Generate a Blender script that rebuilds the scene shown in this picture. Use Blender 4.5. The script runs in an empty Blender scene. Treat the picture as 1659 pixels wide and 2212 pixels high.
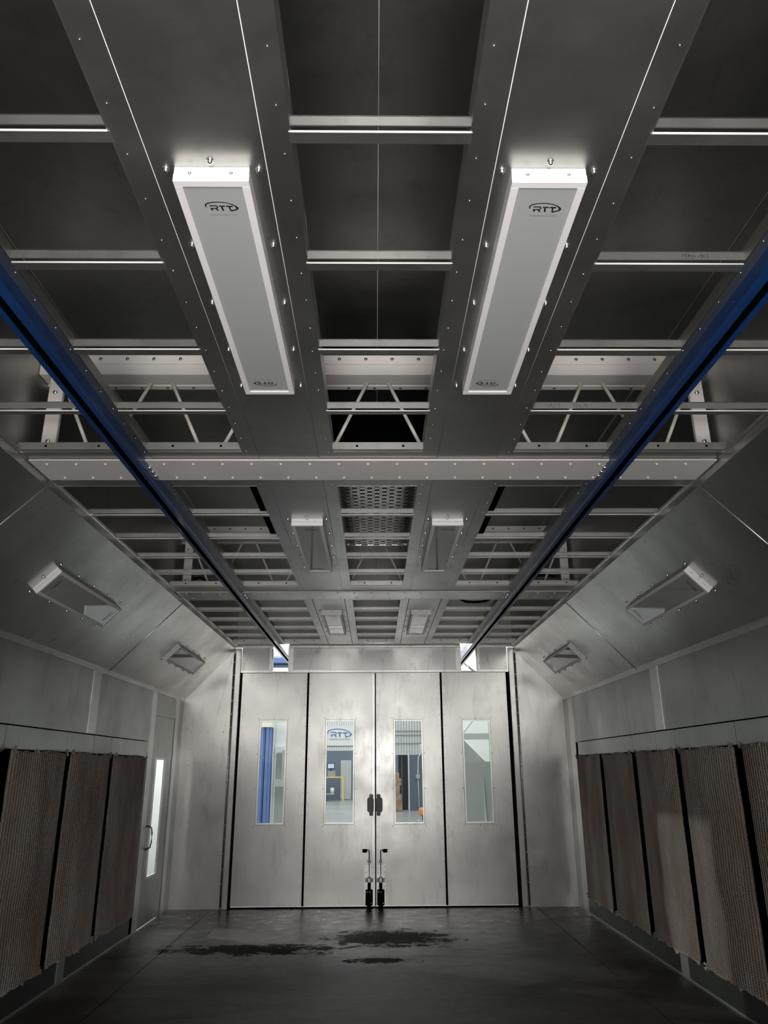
import bpy, math, random
import numpy as np
from mathutils import Vector, Matrix

random.seed(7)
rng = np.random.default_rng(7)
S = bpy.context.scene
C = bpy.context.collection
PI = math.pi

# ------------------------------------------------------------------ camera
cam_d = bpy.data.cameras.new('camera')
cam = bpy.data.objects.new('camera', cam_d)
C.objects.link(cam)
S.camera = cam
FPX = 1613.9
cam_d.sensor_fit = 'HORIZONTAL'
cam_d.sensor_width = 36.0
cam_d.lens = 36.0 * FPX / 1659.0
cam_d.clip_start = 0.02
cam_d.clip_end = 200
_p, _y, _r = math.radians(18.999), math.radians(0.753), math.radians(-0.3217)
_f = Vector((math.sin(_y) * math.cos(_p), math.cos(_y) * math.cos(_p), math.sin(_p)))
_rt = Vector((math.cos(_y), -math.sin(_y), 0))
_up = _rt.cross(_f)
_rt2 = _rt * math.cos(_r) + _up * math.sin(_r)
_up2 = -_rt * math.sin(_r) + _up * math.cos(_r)
_m = Matrix((_rt2, _up2, -_f)).transposed().to_4x4()
_m.translation = Vector((0, 0, 1.6))
cam.matrix_world = _m

# ------------------------------------------------------------------ world, lamps, exposure
S.view_settings.view_transform = 'Standard'
S.view_settings.look = 'None'
S.view_settings.gamma = 1
S.view_settings.use_curve_mapping = False
S.view_settings.exposure = 0.0

world = bpy.data.worlds.new('world')
S.world = world
world.use_nodes = True
bg = world.node_tree.nodes['Background']
bg.inputs[0].default_value = (0.93, 0.97, 1.0, 1)
bg.inputs[1].default_value = 0.22


def area(name, loc, rot, sx, sy, watts, col=(1, 1, 1), spread=None):
    d = bpy.data.lights.new(name, 'AREA')
    d.shape = 'RECTANGLE'
    d.size, d.size_y = sx, sy
    d.energy = watts
    d.color = col
    if spread:
        d.spread = spread
    o = bpy.data.objects.new(name, d)
    C.objects.link(o)
    o.location = loc
    o.rotation_euler = rot
    return o


# daylight of the open shop behind the booth's open rear end
area('rear_daylight', (0.0, -6.4, 1.6), (PI / 2, 0, 0), 1.15, 2.0, 205, (1.0, 0.985, 0.95))
# unseen fills added behind the camera for light bounced up off the floor
area('floor_bounce_fill', (0.0, -0.95, 0.30), (math.radians(180 - 36), 0, 0), 1.6, 1.0, 35, (1.0, 0.975, 0.95), math.radians(96))
area('floor_bounce_fill', (0.0, -3.9, 0.35), (math.radians(180 - 56), 0, 0), 2.0, 1.0, 42, (1.0, 0.975, 0.95), math.radians(58))
# unseen area lights that fill the shop beyond the folding doors
area('shop_fill', (0.0, 11.5, 4.9), (0, 0, 0), 6.0, 1.2, 260, (0.98, 0.99, 1.0))  # added to brighten the panels that face the doors
area('shop_fill', (-3.2, 14.6, 5.0), (0, 0, 0), 5.0, 4.0, 560, (0.97, 0.99, 1.0))
area('shop_fill', (2.8, 15.5, 5.0), (0, 0, 0), 3.4, 4.0, 300, (0.97, 0.99, 1.0))
area('shop_fill', (0.0, 36.0, 7.5), (0, 0, 0), 14, 14, 2100, (0.97, 0.99, 1.0))
area('shop_fill', (0.0, 24.0, 7.5), (0, 0, 0), 14, 6, 520, (0.97, 0.99, 1.0))
area('passage_fill', (-4.0, 11.2, 3.4), (0, 0, 0), 1.6, 2.4, 150, (1.0, 0.99, 0.96))  # unseen light added to brighten the passage behind the man door window

# spot added to throw a light patch through the man door window onto filters
ld = bpy.data.lights.new('patch_spot', 'SPOT')
ld.energy = 560
ld.spot_size = math.radians(50)
ld.spot_blend = 0.1
ld.shadow_soft_size = 0.02
ld.color = (1.0, 0.96, 0.9)
lo_ = bpy.data.objects.new('patch_spot', ld)
C.objects.link(lo_)
lo_.location = (-4.9, 10.66, 1.95)
lo_.rotation_euler = (Vector((-2.52, 9.3, 1.1)) - Vector((-4.9, 10.66, 1.95))).to_track_quat('-Z', 'Y').to_euler()

# ------------------------------------------------------------------ materials


def mat(name):
    m = bpy.data.materials.new(name)
    m.use_nodes = True
    nt = m.node_tree
    return m, nt, nt.nodes['Principled BSDF']


def N(nt, typ, **kw):
    n = nt.nodes.new(typ)
    for k, v in kw.items():
        setattr(n, k, v)
    return n


def objcoord(nt, scale=(1, 1, 1)):
    tc = N(nt, 'ShaderNodeTexCoord')
    mp = N(nt, 'ShaderNodeMapping')
    g = N(nt, 'ShaderNodeNewGeometry')
    nt.links.new(g.outputs['Position'], mp.inputs[0])
    mp.inputs['Scale'].default_value = scale
    return mp.outputs[0]


def noise(nt, vec, scale, detail=3, rough=0.5, dist=0.0):
    n = N(nt, 'ShaderNodeTexNoise')
    n.inputs['Scale'].default_value = scale
    n.inputs['Detail'].default_value = detail
    n.inputs['Roughness'].default_value = rough
    n.inputs['Distortion'].default_value = dist
    if vec is not None:
        nt.links.new(vec, n.inputs['Vector'])
    return n.outputs['Fac']


def ramp(nt, fac, stops):
    r = N(nt, 'ShaderNodeValToRGB')
    els = r.color_ramp.elements
    while len(els) > 1:
        els.remove(els[-1])
    for i, (p, c) in enumerate(stops):
        e = els[0] if i == 0 else els.new(p)
        e.position = p
        e.color = c if len(c) == 4 else (*c, 1)
    nt.links.new(fac, r.inputs[0])
    return r.outputs[0]


def maprange(nt, fac, a, b, c, d):
    r = N(nt, 'ShaderNodeMapRange')
    r.inputs[1].default_value, r.inputs[2].default_value = a, b
    r.inputs[3].default_value, r.inputs[4].default_value = c, d
    nt.links.new(fac, r.inputs[0])
    return r.outputs[0]


def bump(nt, h, strength, dist, normal=None):
    b = N(nt, 'ShaderNodeBump')
    b.inputs['Strength'].default_value = strength
    b.inputs['Distance'].default_value = dist
    nt.links.new(h, b.inputs['Height'])
    if normal is not None:
        nt.links.new(normal, b.inputs['Normal'])
    return b.outputs[0]


def g3(v, tint=(1, 1, 1)):
    return (v * tint[0], v * tint[1], v * tint[2], 1)


def galvanised(name, lo=0.42, hi=0.52, r0=0.30, r1=0.42, warp=0.006, stain=0.35, tint=(1, 1, 0.97), metal=0.93):
    m, nt, b = mat(name)
    v = objcoord(nt)
    spangle = noise(nt, v, 45, 2, 0.6)
    big = noise(nt, v, 1.3, 3, 0.55)
    vs = objcoord(nt, (1.0, 1.0, 0.28))
    streak = noise(nt, vs, 7.5, 4, 0.68, 0.6)
    dirt = ramp(nt, streak, [(0.0, g3(1)), (0.54, g3(1)), (0.62, g3(1 - stain * 0.6)), (0.72, g3(1 - stain))])
    base = ramp(nt, big, [(0.3, g3(lo, tint)), (0.7, g3(hi, tint))])
    mx = N(nt, 'ShaderNodeMix', data_type='RGBA', blend_type='MULTIPLY')
    mx.inputs['Factor'].default_value = 1
    nt.links.new(base, mx.inputs['A'])
    nt.links.new(dirt, mx.inputs['B'])
    nt.links.new(mx.outputs['Result'], b.inputs['Base Color'])
    b.inputs['Metallic'].default_value = metal
    nt.links.new(maprange(nt, noise(nt, v, 3.0, 4, 0.6), 0.3, 0.7, r0, r1), b.inputs['Roughness'])
    n1 = bump(nt, noise(nt, v, 1.7, 1, 0.4), 1.0, warp)
    n2 = bump(nt, spangle, 0.10, 0.0004, n1)
    nt.links.new(n2, b.inputs['Normal'])
    return m


def plain(name, col, rough=0.5, metal=0.0, var=0.08, scale=6, coat=0.0, bmp=0.0, spec=None):
    m, nt, b = mat(name)
    v = objcoord(nt)
    f = noise(nt, v, scale, 4, 0.6)
    lo = tuple(c * (1 - var) for c in col[:3]) + (1,)
    hi = tuple(min(1, c * (1 + var)) for c in col[:3]) + (1,)
    nt.links.new(ramp(nt, f, [(0.3, lo), (0.7, hi)]), b.inputs['Base Color'])
    b.inputs['Roughness'].default_value = rough
    b.inputs['Metallic'].default_value = metal
    b.inputs['Coat Weight'].default_value = coat
    b.inputs['Coat Roughness'].default_value = 0.04
    if spec is not None:
        b.inputs['Specular IOR Level'].default_value = spec
    if bmp:
        nt.links.new(bump(nt, noise(nt, v, scale * 8, 3), 0.4, bmp), b.inputs['Normal'])
    return m


M = {}
M['galv'] = galvanised('galvanised_sheet', 0.36, 0.48, 0.28, 0.36, 0.007, 0.30)
M['galv_door'] = galvanised('galvanised_door_sheet', 0.42, 0.52, 0.29, 0.37, 0.003, 0.16, (1, 0.99, 0.955))
M['galv_ceiling'] = galvanised('galvanised_ceiling_sheet', 0.48, 0.57, 0.34, 0.42, 0.003, 0.10, (1, 1, 0.95), 0.975)
M['galv_roof'] = galvanised('galvanised_roof_sheet', 0.34, 0.42, 0.34, 0.44, 0.006, 0.12, (1, 1, 0.95), 0.97)
M['galv_cove'] = galvanised('galvanised_cove_sheet', 0.48, 0.60, 0.26, 0.34, 0.009, 0.14, (1, 1, 0.955), 1.0)
M['galv_wall'] = galvanised('galvanised_wall_sheet', 0.38, 0.50, 0.34, 0.44, 0.007, 0.16, (0.97, 1, 0.96), 0.97)
M['galv_trim'] = galvanised('galvanised_trim', 0.60, 0.70, 0.30, 0.40, 0.001, 0.2)
M['galv_rail'] = galvanised('galvanised_rail_steel', 0.42, 0.5, 0.34, 0.44, 0.001, 0.15)
M['hem'] = plain('hem_highlight', (0.78, 0.76, 0.72), 0.45, 0.0, 0.04)  # pale colour in place of the highlight along the steel hem
M['bright_steel'] = plain('bright_hemmed_steel', (0.85, 0.84, 0.8), 0.24, 1.0, 0.05)
M['white'] = plain('white_powder_coat', (0.74, 0.72, 0.72), 0.42, 0, 0.02)
M['primer'] = plain('pale_grey_painted_steel', (0.66, 0.62, 0.60), 0.5, 0, 0.08, 2.5)
M['rod'] = plain('pale_painted_rod', (0.62, 0.61, 0.56), 0.5, 0, 0.06)
M['chrome'] = plain('zinc_plated_steel', (0.82, 0.82, 0.84), 0.16, 1.0, 0.05)
M['dull_steel'] = plain('dull_steel', (0.20, 0.19, 0.18), 0.4, 1.0, 0.12)
M['handle'] = plain('grey_cast_handle', (0.16, 0.15, 0.14), 0.5, 0.3, 0.1)
M['black'] = plain('black_rubber', (0.004, 0.004, 0.004), 0.7, 0, 0.1, spec=0.08)
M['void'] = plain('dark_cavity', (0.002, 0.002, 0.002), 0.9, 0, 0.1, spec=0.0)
M['blue'] = plain('blue_painted_rail', (0.004, 0.034, 0.135), 0.34, 0, 0.18, 3, 0.35)
M['blue_shop'] = plain('blue_painted_steel', (0.12, 0.20, 0.46), 0.35, 0, 0.12, 3, 0.2)
M['ink'] = plain('black_ink', (0.006, 0.007, 0.010), 0.5, 0, 0.0)
M['ink_grey'] = plain('grey_ink', (0.16, 0.16, 0.17), 0.5, 0, 0.0)
M['ink_blue'] = plain('blue_ink', (0.07, 0.19, 0.36), 0.5, 0, 0.0)
M['shop_white'] = plain('white_shop_sheet', (0.80, 0.82, 0.80), 0.5, 0, 0.04)
M['shop_cream'] = plain('cream_shop_sheet', (0.80, 0.76, 0.64), 0.5, 0, 0.06)
M['shop_grey'] = plain('grey_shop_sheet', (0.30, 0.31, 0.30), 0.5, 0, 0.06, 1.2)
M['shop_midgrey'] = plain('light_grey_shop_sheet', (0.46, 0.47, 0.46), 0.5, 0, 0.06, 1.2)
M['shop_bluegrey'] = plain('blue_grey_shop_wall', (0.13, 0.165, 0.22), 0.5, 0, 0.08, 0.4)
M['shop_floor'] = plain('shop_concrete', (0.26, 0.27, 0.265), 0.3, 0, 0.16, 0.5)
M['yellow'] = plain('yellow_painted_steel', (0.72, 0.58, 0.16), 0.45)
M['screen'] = plain('pale_screen', (0.6, 0.68, 0.9), 0.3)
M['brown_box'] = plain('brown_carton', (0.42, 0.27, 0.18), 0.7, 0, 0.25, 4)
M['orange'] = plain('orange_plastic', (0.80, 0.26, 0.09), 0.5, 0, 0.1)
M['dark_blue'] = plain('dark_curtain', (0.012, 0.016, 0.025), 0.6)

# floor: dark stained concrete, partly wet
m, nt, b = mat('dark_wet_concrete')
v = objcoord(nt)
vs = objcoord(nt, (0.55, 1.0, 1))
blot = noise(nt, vs, 1.15, 6, 0.62, 0.5)
fine = noise(nt, v, 14, 5, 0.65)
col = ramp(nt, blot, [(0.40, (0.012, 0.009, 0.007, 1)), (0.455, (0.055, 0.049, 0.042, 1)), (0.55, (0.085, 0.078, 0.068, 1)), (0.68, (0.18, 0.165, 0.145, 1))])
mx = N(nt, 'ShaderNodeMix', data_type='RGBA', blend_type='MULTIPLY')
mx.inputs['Factor'].default_value = 0.8
nt.links.new(col, mx.inputs['A'])
nt.links.new(ramp(nt, fine, [(0.3, g3(0.55)), (0.7, g3(1.25))]), mx.inputs['B'])
nt.links.new(mx.outputs['Result'], b.inputs['Base Color'])
sep = N(nt, 'ShaderNodeSeparateXYZ')
nt.links.new(v, sep.inputs[0])
fleck = noise(nt, objcoord(nt, (0.75, 1.0, 1)), 7.0, 8, 0.72, 0.1)
dry = maprange(nt, sep.outputs['Y'], 7.0, 9.0, 0.60, 0.34)     # damp close to the doors
ad = N(nt, 'ShaderNodeMath', operation='ADD')
nt.links.new(dry, ad.inputs[0])
wet = N(nt, 'ShaderNodeMath', operation='MULTIPLY')
nt.links.new(maprange(nt, sep.outputs['Y'], 6.9, 8.6, 0.0, 1.0), wet.inputs[0])
nt.links.new(maprange(nt, fleck, 0.38, 0.62, 0.08, -0.08), wet.inputs[1])
nt.links.new(wet.outputs[0], ad.inputs[1])


def math2(op, a, c):
    n = N(nt, 'ShaderNodeMath', operation=op)
    for k, q in enumerate((a, c)):
        if isinstance(q, (int, float)):
            n.inputs[k].default_value = q
        else:
            nt.links.new(q, n.inputs[k])
    return n.outputs[0]


# two dark spills with ragged edges in front of the doors
spill = None
for (cx_, cy_, rx_, ry_) in ((0.16, 8.45, 0.62, 0.40), (-1.15, 8.0, 0.85, 0.22), (0.05, 7.55, 0.30, 0.10)):
    ex = math2('POWER', math2('ABSOLUTE', math2('DIVIDE', math2('SUBTRACT', sep.outputs['X'], cx_), rx_), 0), 2)
    ey = math2('POWER', math2('ABSOLUTE', math2('DIVIDE', math2('SUBTRACT', sep.outputs['Y'], cy_), ry_), 0), 2)
    d_ = math2('ADD', math2('SQRT', math2('ADD', ex, ey), 0), maprange(nt, fleck, 0.3, 0.7, 0.8, -0.8))
    k_ = maprange(nt, d_, 0.8, 1.0, 1.0, 0.0)
    spill = k_ if spill is None else math2('MAXIMUM', spill, k_)
nt.links.new(math2('ADD', ad.outputs[0], math2('MULTIPLY', spill, 0.25)), b.inputs['Roughness'])
mz = N(nt, 'ShaderNodeMix', data_type='RGBA', blend_type='MIX')
nt.links.new(spill, mz.inputs['Factor'])
nt.links.new(mx.outputs['Result'], mz.inputs['A'])
mz.inputs['B'].default_value = (0.008, 0.006, 0.004, 1)
nt.links.new(mz.outputs['Result'], b.inputs['Base Color'])
nt.links.new(math2('SUBTRACT', 0.68, math2('MULTIPLY', spill, 0.60)), b.inputs['Specular IOR Level'])

nt.links.new(bump(nt, fine, 0.3, 0.0015, bump(nt, blot, 0.2, 0.002)), b.inputs['Normal'])
M['floor'] = m
M['curb'] = plain('dark_curb_sheet', (0.10, 0.11, 0.105), 0.35, 0.6, 0.2, 2)

# filter paper: brown kraft, with redder and greyer areas
m, nt, b = mat('brown_pleated_paper')
v = objcoord(nt, (1, 1, 0.35))
f1 = noise(nt, v, 3.2, 4, 0.6)
nt.links.new(ramp(nt, f1, [(0.28, (0.32, 0.215, 0.185, 1)), (0.5, (0.42, 0.35, 0.315, 1)), (0.72, (0.56, 0.49, 0.45, 1))]), b.inputs['Base Color'])
b.inputs['Roughness'].default_value = 0.75
M['paper'] = m
M['paper_shade'] = plain('shaded_paper_pit', (0.022, 0.014, 0.012), 0.9, 0, 0.2)  # shade inside the pleat holes put into the colour

# frosted lamp pane: diffuse acrylic under a clear glossy face
m, nt, b = mat('frosted_lamp_pane')
b.inputs['Base Color'].default_value = (0.37, 0.38, 0.38, 1)
b.inputs['Roughness'].default_value = 0.6
b.inputs['Coat Weight'].default_value = 1.0
b.inputs['Coat Roughness'].default_value = 0.015
M['pane_lamp'] = m
# clear window glass, slightly dusty
m, nt, b = mat('clear_window_glass')
out = nt.nodes['Material Output']
tr = N(nt, 'ShaderNodeBsdfTransparent')
tr.inputs[0].default_value = (0.93, 0.96, 0.95, 1)
gl = N(nt, 'ShaderNodeBsdfGlossy')
gl.inputs['Roughness'].default_value = 0.03
df = N(nt, 'ShaderNodeBsdfDiffuse')
df.inputs[0].default_value = (0.6, 0.6, 0.58, 1)
fr = N(nt, 'ShaderNodeFresnel')
fr.inputs[0].default_value = 1.28
m1 = N(nt, 'ShaderNodeMixShader')
m2 = N(nt, 'ShaderNodeMixShader')
geo = N(nt, 'ShaderNodeNewGeometry')
fm = N(nt, 'ShaderNodeMath', operation='MULTIPLY')
inv = N(nt, 'ShaderNodeMath', operation='SUBTRACT')
inv.inputs[0].default_value = 1.0
nt.links.new(geo.outputs['Backfacing'], inv.inputs[1])
nt.links.new(fr.outputs[0], fm.inputs[0])
nt.links.new(inv.outputs[0], fm.inputs[1])
nt.links.new(fm.outputs[0], m1.inputs[0])       # reflection only where the ray enters the pane
nt.links.new(tr.outputs[0], m1.inputs[1])
nt.links.new(gl.outputs[0], m1.inputs[2])
m2.inputs[0].default_value = 0.05
nt.links.new(m1.outputs[0], m2.inputs[1])
nt.links.new(df.outputs[0], m2.inputs[2])
nt.links.new(m2.outputs[0], out.inputs[0])
M['glass'] = m

# ------------------------------------------------------------------ mesh helpers


_bolt_cache = {}


def bolts(name, m, parent, pts, nrm, r_, h, n=8, base=0.0):
    """one small part per bolt, all sharing one mesh"""
    key = (name, m, tuple(nrm), r_, h, n, base)
    if key not in _bolt_cache:
        _bolt_cache[key] = MB().dome((0, 0, 0), nrm, r_, h, n, base).mesh(name, m)
    w = world_loc(parent)
    for p in pts:
        o = bpy.data.objects.new(name, _bolt_cache[key])
        C.objects.link(o)
        o.parent = parent
        o.location = Vector(p) - w


class MB:
    def __init__(s):
        s.v, s.f, s.sm = [], [], []

    def add(s, vs, fs, smooth=False):
        o = len(s.v)
        s.v += [tuple(p) for p in vs]
        s.f += [tuple(o + i for i in f) for f in fs]
        s.sm += [smooth] * len(fs)
        return s

    def box(s, x0, x1, y0, y1, z0, z1):
        vs = [(x, y, z) for z in (z0, z1) for y in (y0, y1) for x in (x0, x1)]
        return s.add(vs, [(0, 2, 3, 1), (4, 5, 7, 6), (0, 1, 5, 4), (2, 6, 7, 3), (0, 4, 6, 2), (1, 3, 7, 5)])

    def bbox(s, x0, x1, y0, y1, z0, z1, b):
        """box with chamfered edges"""
        ax = [(x0, x1), (y0, y1), (z0, z1)]
        vs = []
        idx = {}
        for c in [(i, j, k) for i in (0, 1) for j in (0, 1) for k in (0, 1)]:
            for a in range(3):
                p = [ax[t][c[t]] + (b if c[t] == 0 else -b) * (t != a) for t in range(3)]
                idx[(c, a)] = len(vs)
                vs.append(p)
        fs = []
        for a in range(3):
            u, w = [t for t in range(3) if t != a]
            for side in (0, 1):
                q = []
                for (i, j) in ((0, 0), (1, 0), (1, 1), (0, 1)):
                    c = [0, 0, 0]
                    c[a] = side
                    c[u] = i
                    c[w] = j
                    q.append(idx[(tuple(c), a)])
                fs.append(tuple(q))
        for a in range(3):       # edges along axis a
            u, w = [t for t in range(3) if t != a]
            for i in (0, 1):
                for j in (0, 1):
                    c0 = [0, 0, 0]
                    c0[u], c0[w] = i, j
                    c1 = list(c0)
                    c1[a] = 1
                    c0, c1 = tuple(c0), tuple(c1)
                    fs.append((idx[(c0, u)], idx[(c1, u)], idx[(c1, w)], idx[(c0, w)]))
        for c in [(i, j, k) for i in (0, 1) for j in (0, 1) for k in (0, 1)]:
            fs.append((idx[(c, 0)], idx[(c, 1)], idx[(c, 2)]))
        return s.add(vs, fs)

    def prism(s, poly, axis, a, b):
        """poly: list of 2-D points in the plane of the two other axes, extruded along axis"""
        n = len(poly)
        vs = []
        for t in (a, b):
            for (p, q) in poly:
                vs.append({0: (t, p, q), 1: (p, t, q), 2: (p, q, t)}[axis])
        fs = [tuple(range(n)), tuple(range(2 * n - 1, n - 1, -1))]
        fs += [(i, (i + 1) % n, n + (i + 1) % n, n + i) for i in range(n)]
        return s.add(vs, fs)

    def tube(s, pts, r, n=10, caps=True):
        pts = [Vector(p) for p in pts]
        rs = r if isinstance(r, (list, tuple)) else [r] * len(pts)
        vs, fs = [], []
        up = None
        for i, p in enumerate(pts):
            d = (pts[min(i + 1, len(pts) - 1)] - pts[max(i - 1, 0)]).normalized()
            if up is None:
                up = Vector((0, 0, 1)) if abs(d.z) < 0.9 else Vector((1, 0, 0))
            a = d.cross(up).normalized()
            up2 = a.cross(d).normalized()
            for k in range(n):
                t = 2 * PI * k / n
                vs.append(p + (a * math.cos(t) + up2 * math.sin(t)) * rs[i])
        for i in range(len(pts) - 1):
            for k in range(n):
                fs.append((i * n + k, i * n + (k + 1) % n, (i + 1) * n + (k + 1) % n, (i + 1) * n + k))
        s.add(vs, fs, True)
        if caps:
            o = len(s.v) - len(vs)
            s.f += [tuple(o + k for k in range(n))[::-1], tuple(o + (len(pts) - 1) * n + k for k in range(n))]
            s.sm += [False, False]
        return s

    def dome(s, c, nrm, r, h, n=8, base=0.0):
        """a rounded screw or nut head standing on a surface"""
        c, d = Vector(c), Vector(nrm).normalized()
        up = Vector((0, 0, 1)) if abs(d.z) < 0.9 else Vector((1, 0, 0))
        a = d.cross(up).normalized()
        u = a.cross(d)
        vs, fs = [], []
        prof = [(1.0, 0.0)] + ([(1.0, base)] if base else []) + [(0.88, base + (h - base) * 0.45), (0.5, base + (h - base) * 0.85)]
        for (q, z) in prof:
            for k in range(n):
                t = 2 * PI * k / n
                vs.append(c + (a * math.cos(t) + u * math.sin(t)) * r * q + d * z)
        vs.append(c + d * h)
        m_ = len(prof)
        for i in range(m_ - 1):
            for k in range(n):
                fs.append((i * n + k, i * n + (k + 1) % n, (i + 1) * n + (k + 1) % n, (i + 1) * n + k))
        for k in range(n):
            fs.append(((m_ - 1) * n + k, (m_ - 1) * n + (k + 1) % n, m_ * n))
        return s.add(vs, fs, True)

    def mesh(s, name, m, off=(0, 0, 0)):
        me = bpy.data.meshes.new(name)
        me.from_pydata([(p[0] - off[0], p[1] - off[1], p[2] - off[2]) for p in s.v], [], s.f)
        me.polygons.foreach_set('use_smooth', s.sm)
        if m is not None:
            me.materials.append(M[m] if isinstance(m, str) else m)
        me.update()
        return me

    def build(s, name, m, parent=None, loc=None, local=False):
        """link as one object; vertices are world coordinates unless local"""
        if parent is not None:
            off = (0, 0, 0) if local else world_loc(parent)
            o = bpy.data.objects.new(name, s.mesh(name, m, off))
            C.objects.link(o)
            o.parent = parent
        else:
            off = loc or (0, 0, 0)
            o = bpy.data.objects.new(name, s.mesh(name, m, (0, 0, 0) if local else off))
            C.objects.link(o)
            o.location = off
        return o


def world_loc(o):
    p = Vector((0, 0, 0))
    while o is not None:
        p = p + o.location
        o = o.parent
    return p


def tag(o, label=None, cat=None, group=None, kind=None):
    if label:
        o['label'] = label
    if cat:
        o['category'] = cat
    if group:
        o['group'] = group
    if kind:
        o['kind'] = kind
    return o


def empty(name, loc, label=None, cat=None, group=None, kind=None):
    o = bpy.data.objects.new(name, None)
    o.empty_display_size = 0.1
    C.objects.link(o)
    o.location = loc
    return tag(o, label, cat, group, kind)


def inst(src, name, parent, loc, rot=None):
    o = bpy.data.objects.new(name, src)
    C.objects.link(o)
    o.parent = parent
    o.location = loc
    if rot:
        o.rotation_euler = rot
    return o


def copy_tree(o, parent=None):
    c = o.copy()
    C.objects.link(c)
    c.parent = parent
    for ch in list(o.children):
        copy_tree(ch, c)
    return c


def strip_parts(name, rects, m, parent, z0, z1):
    for (x0, x1, y0, y1) in rects:
        MB().box(x0, x1, y0, y1, z0, z1).build(name, m, parent)


# ------------------------------------------------------------------ main dimensions
XC = 0.018           # centre line of the ceiling
ZC = 3.19            # underside of the ceiling
YD = 10.2            # inner face of the folding doors
YR = -5.2            # rear end of the booth
XL, XR = -2.52, 2.50
ZCV = 2.485          # lower edge of the coves
ZB = 3.14            # upper edge of the coves
XB = 1.872
ZROOF = 4.2

# ------------------------------------------------------------------ floor
fl = empty('floor', (0, 0, 0), 'dark stained concrete floor of the booth, damp by the folding doors', 'floor', kind='structure')
xs = [-2.9, -1.99, 1.97, 2.9]
ys = [-9.5, -3.5, 0.6, 3.9, 7.69, YD + 0.12]
for i in range(3):
    for j in range(5):
        g = 0.004
        MB().box(xs[i] + g, xs[i + 1] - g, ys[j] + g, ys[j + 1] - g, -0.12, 0).build('slab', 'floor', fl)
MB().box(-2.9, 2.9, -9.5, YD + 0.12, -0.2, -0.06).build('joint_bed', 'void', fl)

# ------------------------------------------------------------------ ceiling with its panels, flanges and cross rails
ce = empty('ceiling', (0, 0, ZC), 'dark galvanised ceiling grid with two rows of light panels', 'ceiling', kind='structure')
secs = [(-2.3, 0.55), (0.85, 3.73), (4.01, 6.90), (7.20, 10.05)]
openY = [(-2.1, 0.42), (0.99, 3.645), (4.15, 6.71), (7.30, 9.93)]
lights_x = [(-0.62, -0.30), (0.338, 0.66)]
flange_x = [(-0.70, -0.62), (-0.30, -0.222), (0.256, 0.338), (0.66, 0.736)]
rail_in = [(-1.238, -1.196), (1.232, 1.274)]
bays = [(-XB, -1.331), (-1.196, -0.70), (-0.222, 0.256), (0.736, 1.232), (1.367, XB)]
railY = [[-1.6, -1.07, -0.54, 0.0], [1.52, 2.06, 2.60, 3.14], [4.65, 5.18, 5.70, 6.22], [7.80, 8.34, 8.87, 9.40]]
T = 0.0025
for k, ((a, b_), (oa, ob)) in enumerate(zip(secs, openY)):
    for (x0, x1) in lights_x:
        MB().box(x0 + 0.002, x1 - 0.002, a, b_, ZC, ZC + T).build('light_panel', 'galv_ceiling', ce)
    for (x0, x1) in flange_x:
        mb = MB().box(x0, x1, a, b_, ZC + 0.001, ZC + 0.001 + T)
        inner = x1 if abs(x0) > 0.5 and x0 < 0 else x0
        edge = x0 if (x0 in (-0.70, 0.256)) else x1
        if x0 == 0.256:
            edge = x0
        if x0 == -0.30:
            edge = x1
        mb.box(edge - 0.0015, edge + 0.0015, a, b_, ZC, ZC + 0.085)
        seam = x1 if edge == x0 else x0
        o = mb.build('edge_flange', 'galv_ceiling', ce)
        if k < 3:
            MB().tube([(seam, a, ZC - 0.0002), (seam, b_, ZC - 0.0002)], 0.0012, 6).build('seam_bead', 'rod' if k < 2 else 'galv_trim', o)
        else:
            MB().box(seam - 0.003, seam + 0.003, a, b_, ZC - 0.0006, ZC - 0.0001).build('seam_gasket', 'void', o)
    for (x0, x1) in lights_x:      # trough above every light panel
        mb = MB().box(x0 - 0.08, x1 + 0.08, a, b_, ZC + 0.085, ZC + 0.09)
        mb.build('light_trough', 'galv_roof', ce)
    for (x0, x1) in rail_in:
        mb = MB().box(x0, x1, a, b_, ZC, ZC + T)
        e = x1 if x0 < 0 else x0
        mb.box(e - 0.0015, e + 0.0015, a, b_, ZC, ZC + 0.05)
        mb.build('rail_flange', 'galv_ceiling', ce)
    for (x0, x1) in bays:
        for (y0, y1) in ((a, oa), (ob, b_)):
            mb = MB().box(x0, x1, y0, y1, ZC + 0.0015, ZC + 0.0015 + T)
            e = y1 if y0 == a else y0
            mb.box(x0, x1, e - 0.0015, e + 0.0015, ZC + 0.001, ZC + 0.03)
            mb.build('border_strip', 'galv_ceiling', ce)
        for y in railY[k]:
            xa, xb = x0 - 0.004, x1 + 0.004
            web = MB().box(xa, xb, y, y + 0.003, ZC + 0.004, ZC + 0.036)
            web.box(xa, xb, y, y + 0.035, ZC + 0.034, ZC + 0.037)
            web.box(xa, xb, y + 0.018, y + 0.056, ZC - 0.001, ZC + 0.0015)
            o = web.build('cross_rail', 'galv_rail', ce)
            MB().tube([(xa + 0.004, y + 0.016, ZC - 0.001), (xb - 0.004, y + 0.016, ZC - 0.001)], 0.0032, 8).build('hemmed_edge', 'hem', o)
        # end angle with two holes in front of every beam
        y = ob - 0.03
        mb = MB().box(x0, x1, y, y + 0.003, ZC + 0.004, ZC + 0.045)
        o = mb.build('end_angle', 'galv_rail', ce)
        bolts('bolt_hole', 'void', o, [(x0 + (x1 - x0) * q, y - 0.0003, ZC + 0.024) for q in (0.27, 0.78)], (0, -1, 0), 0.007, 0.0006, 10)
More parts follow.
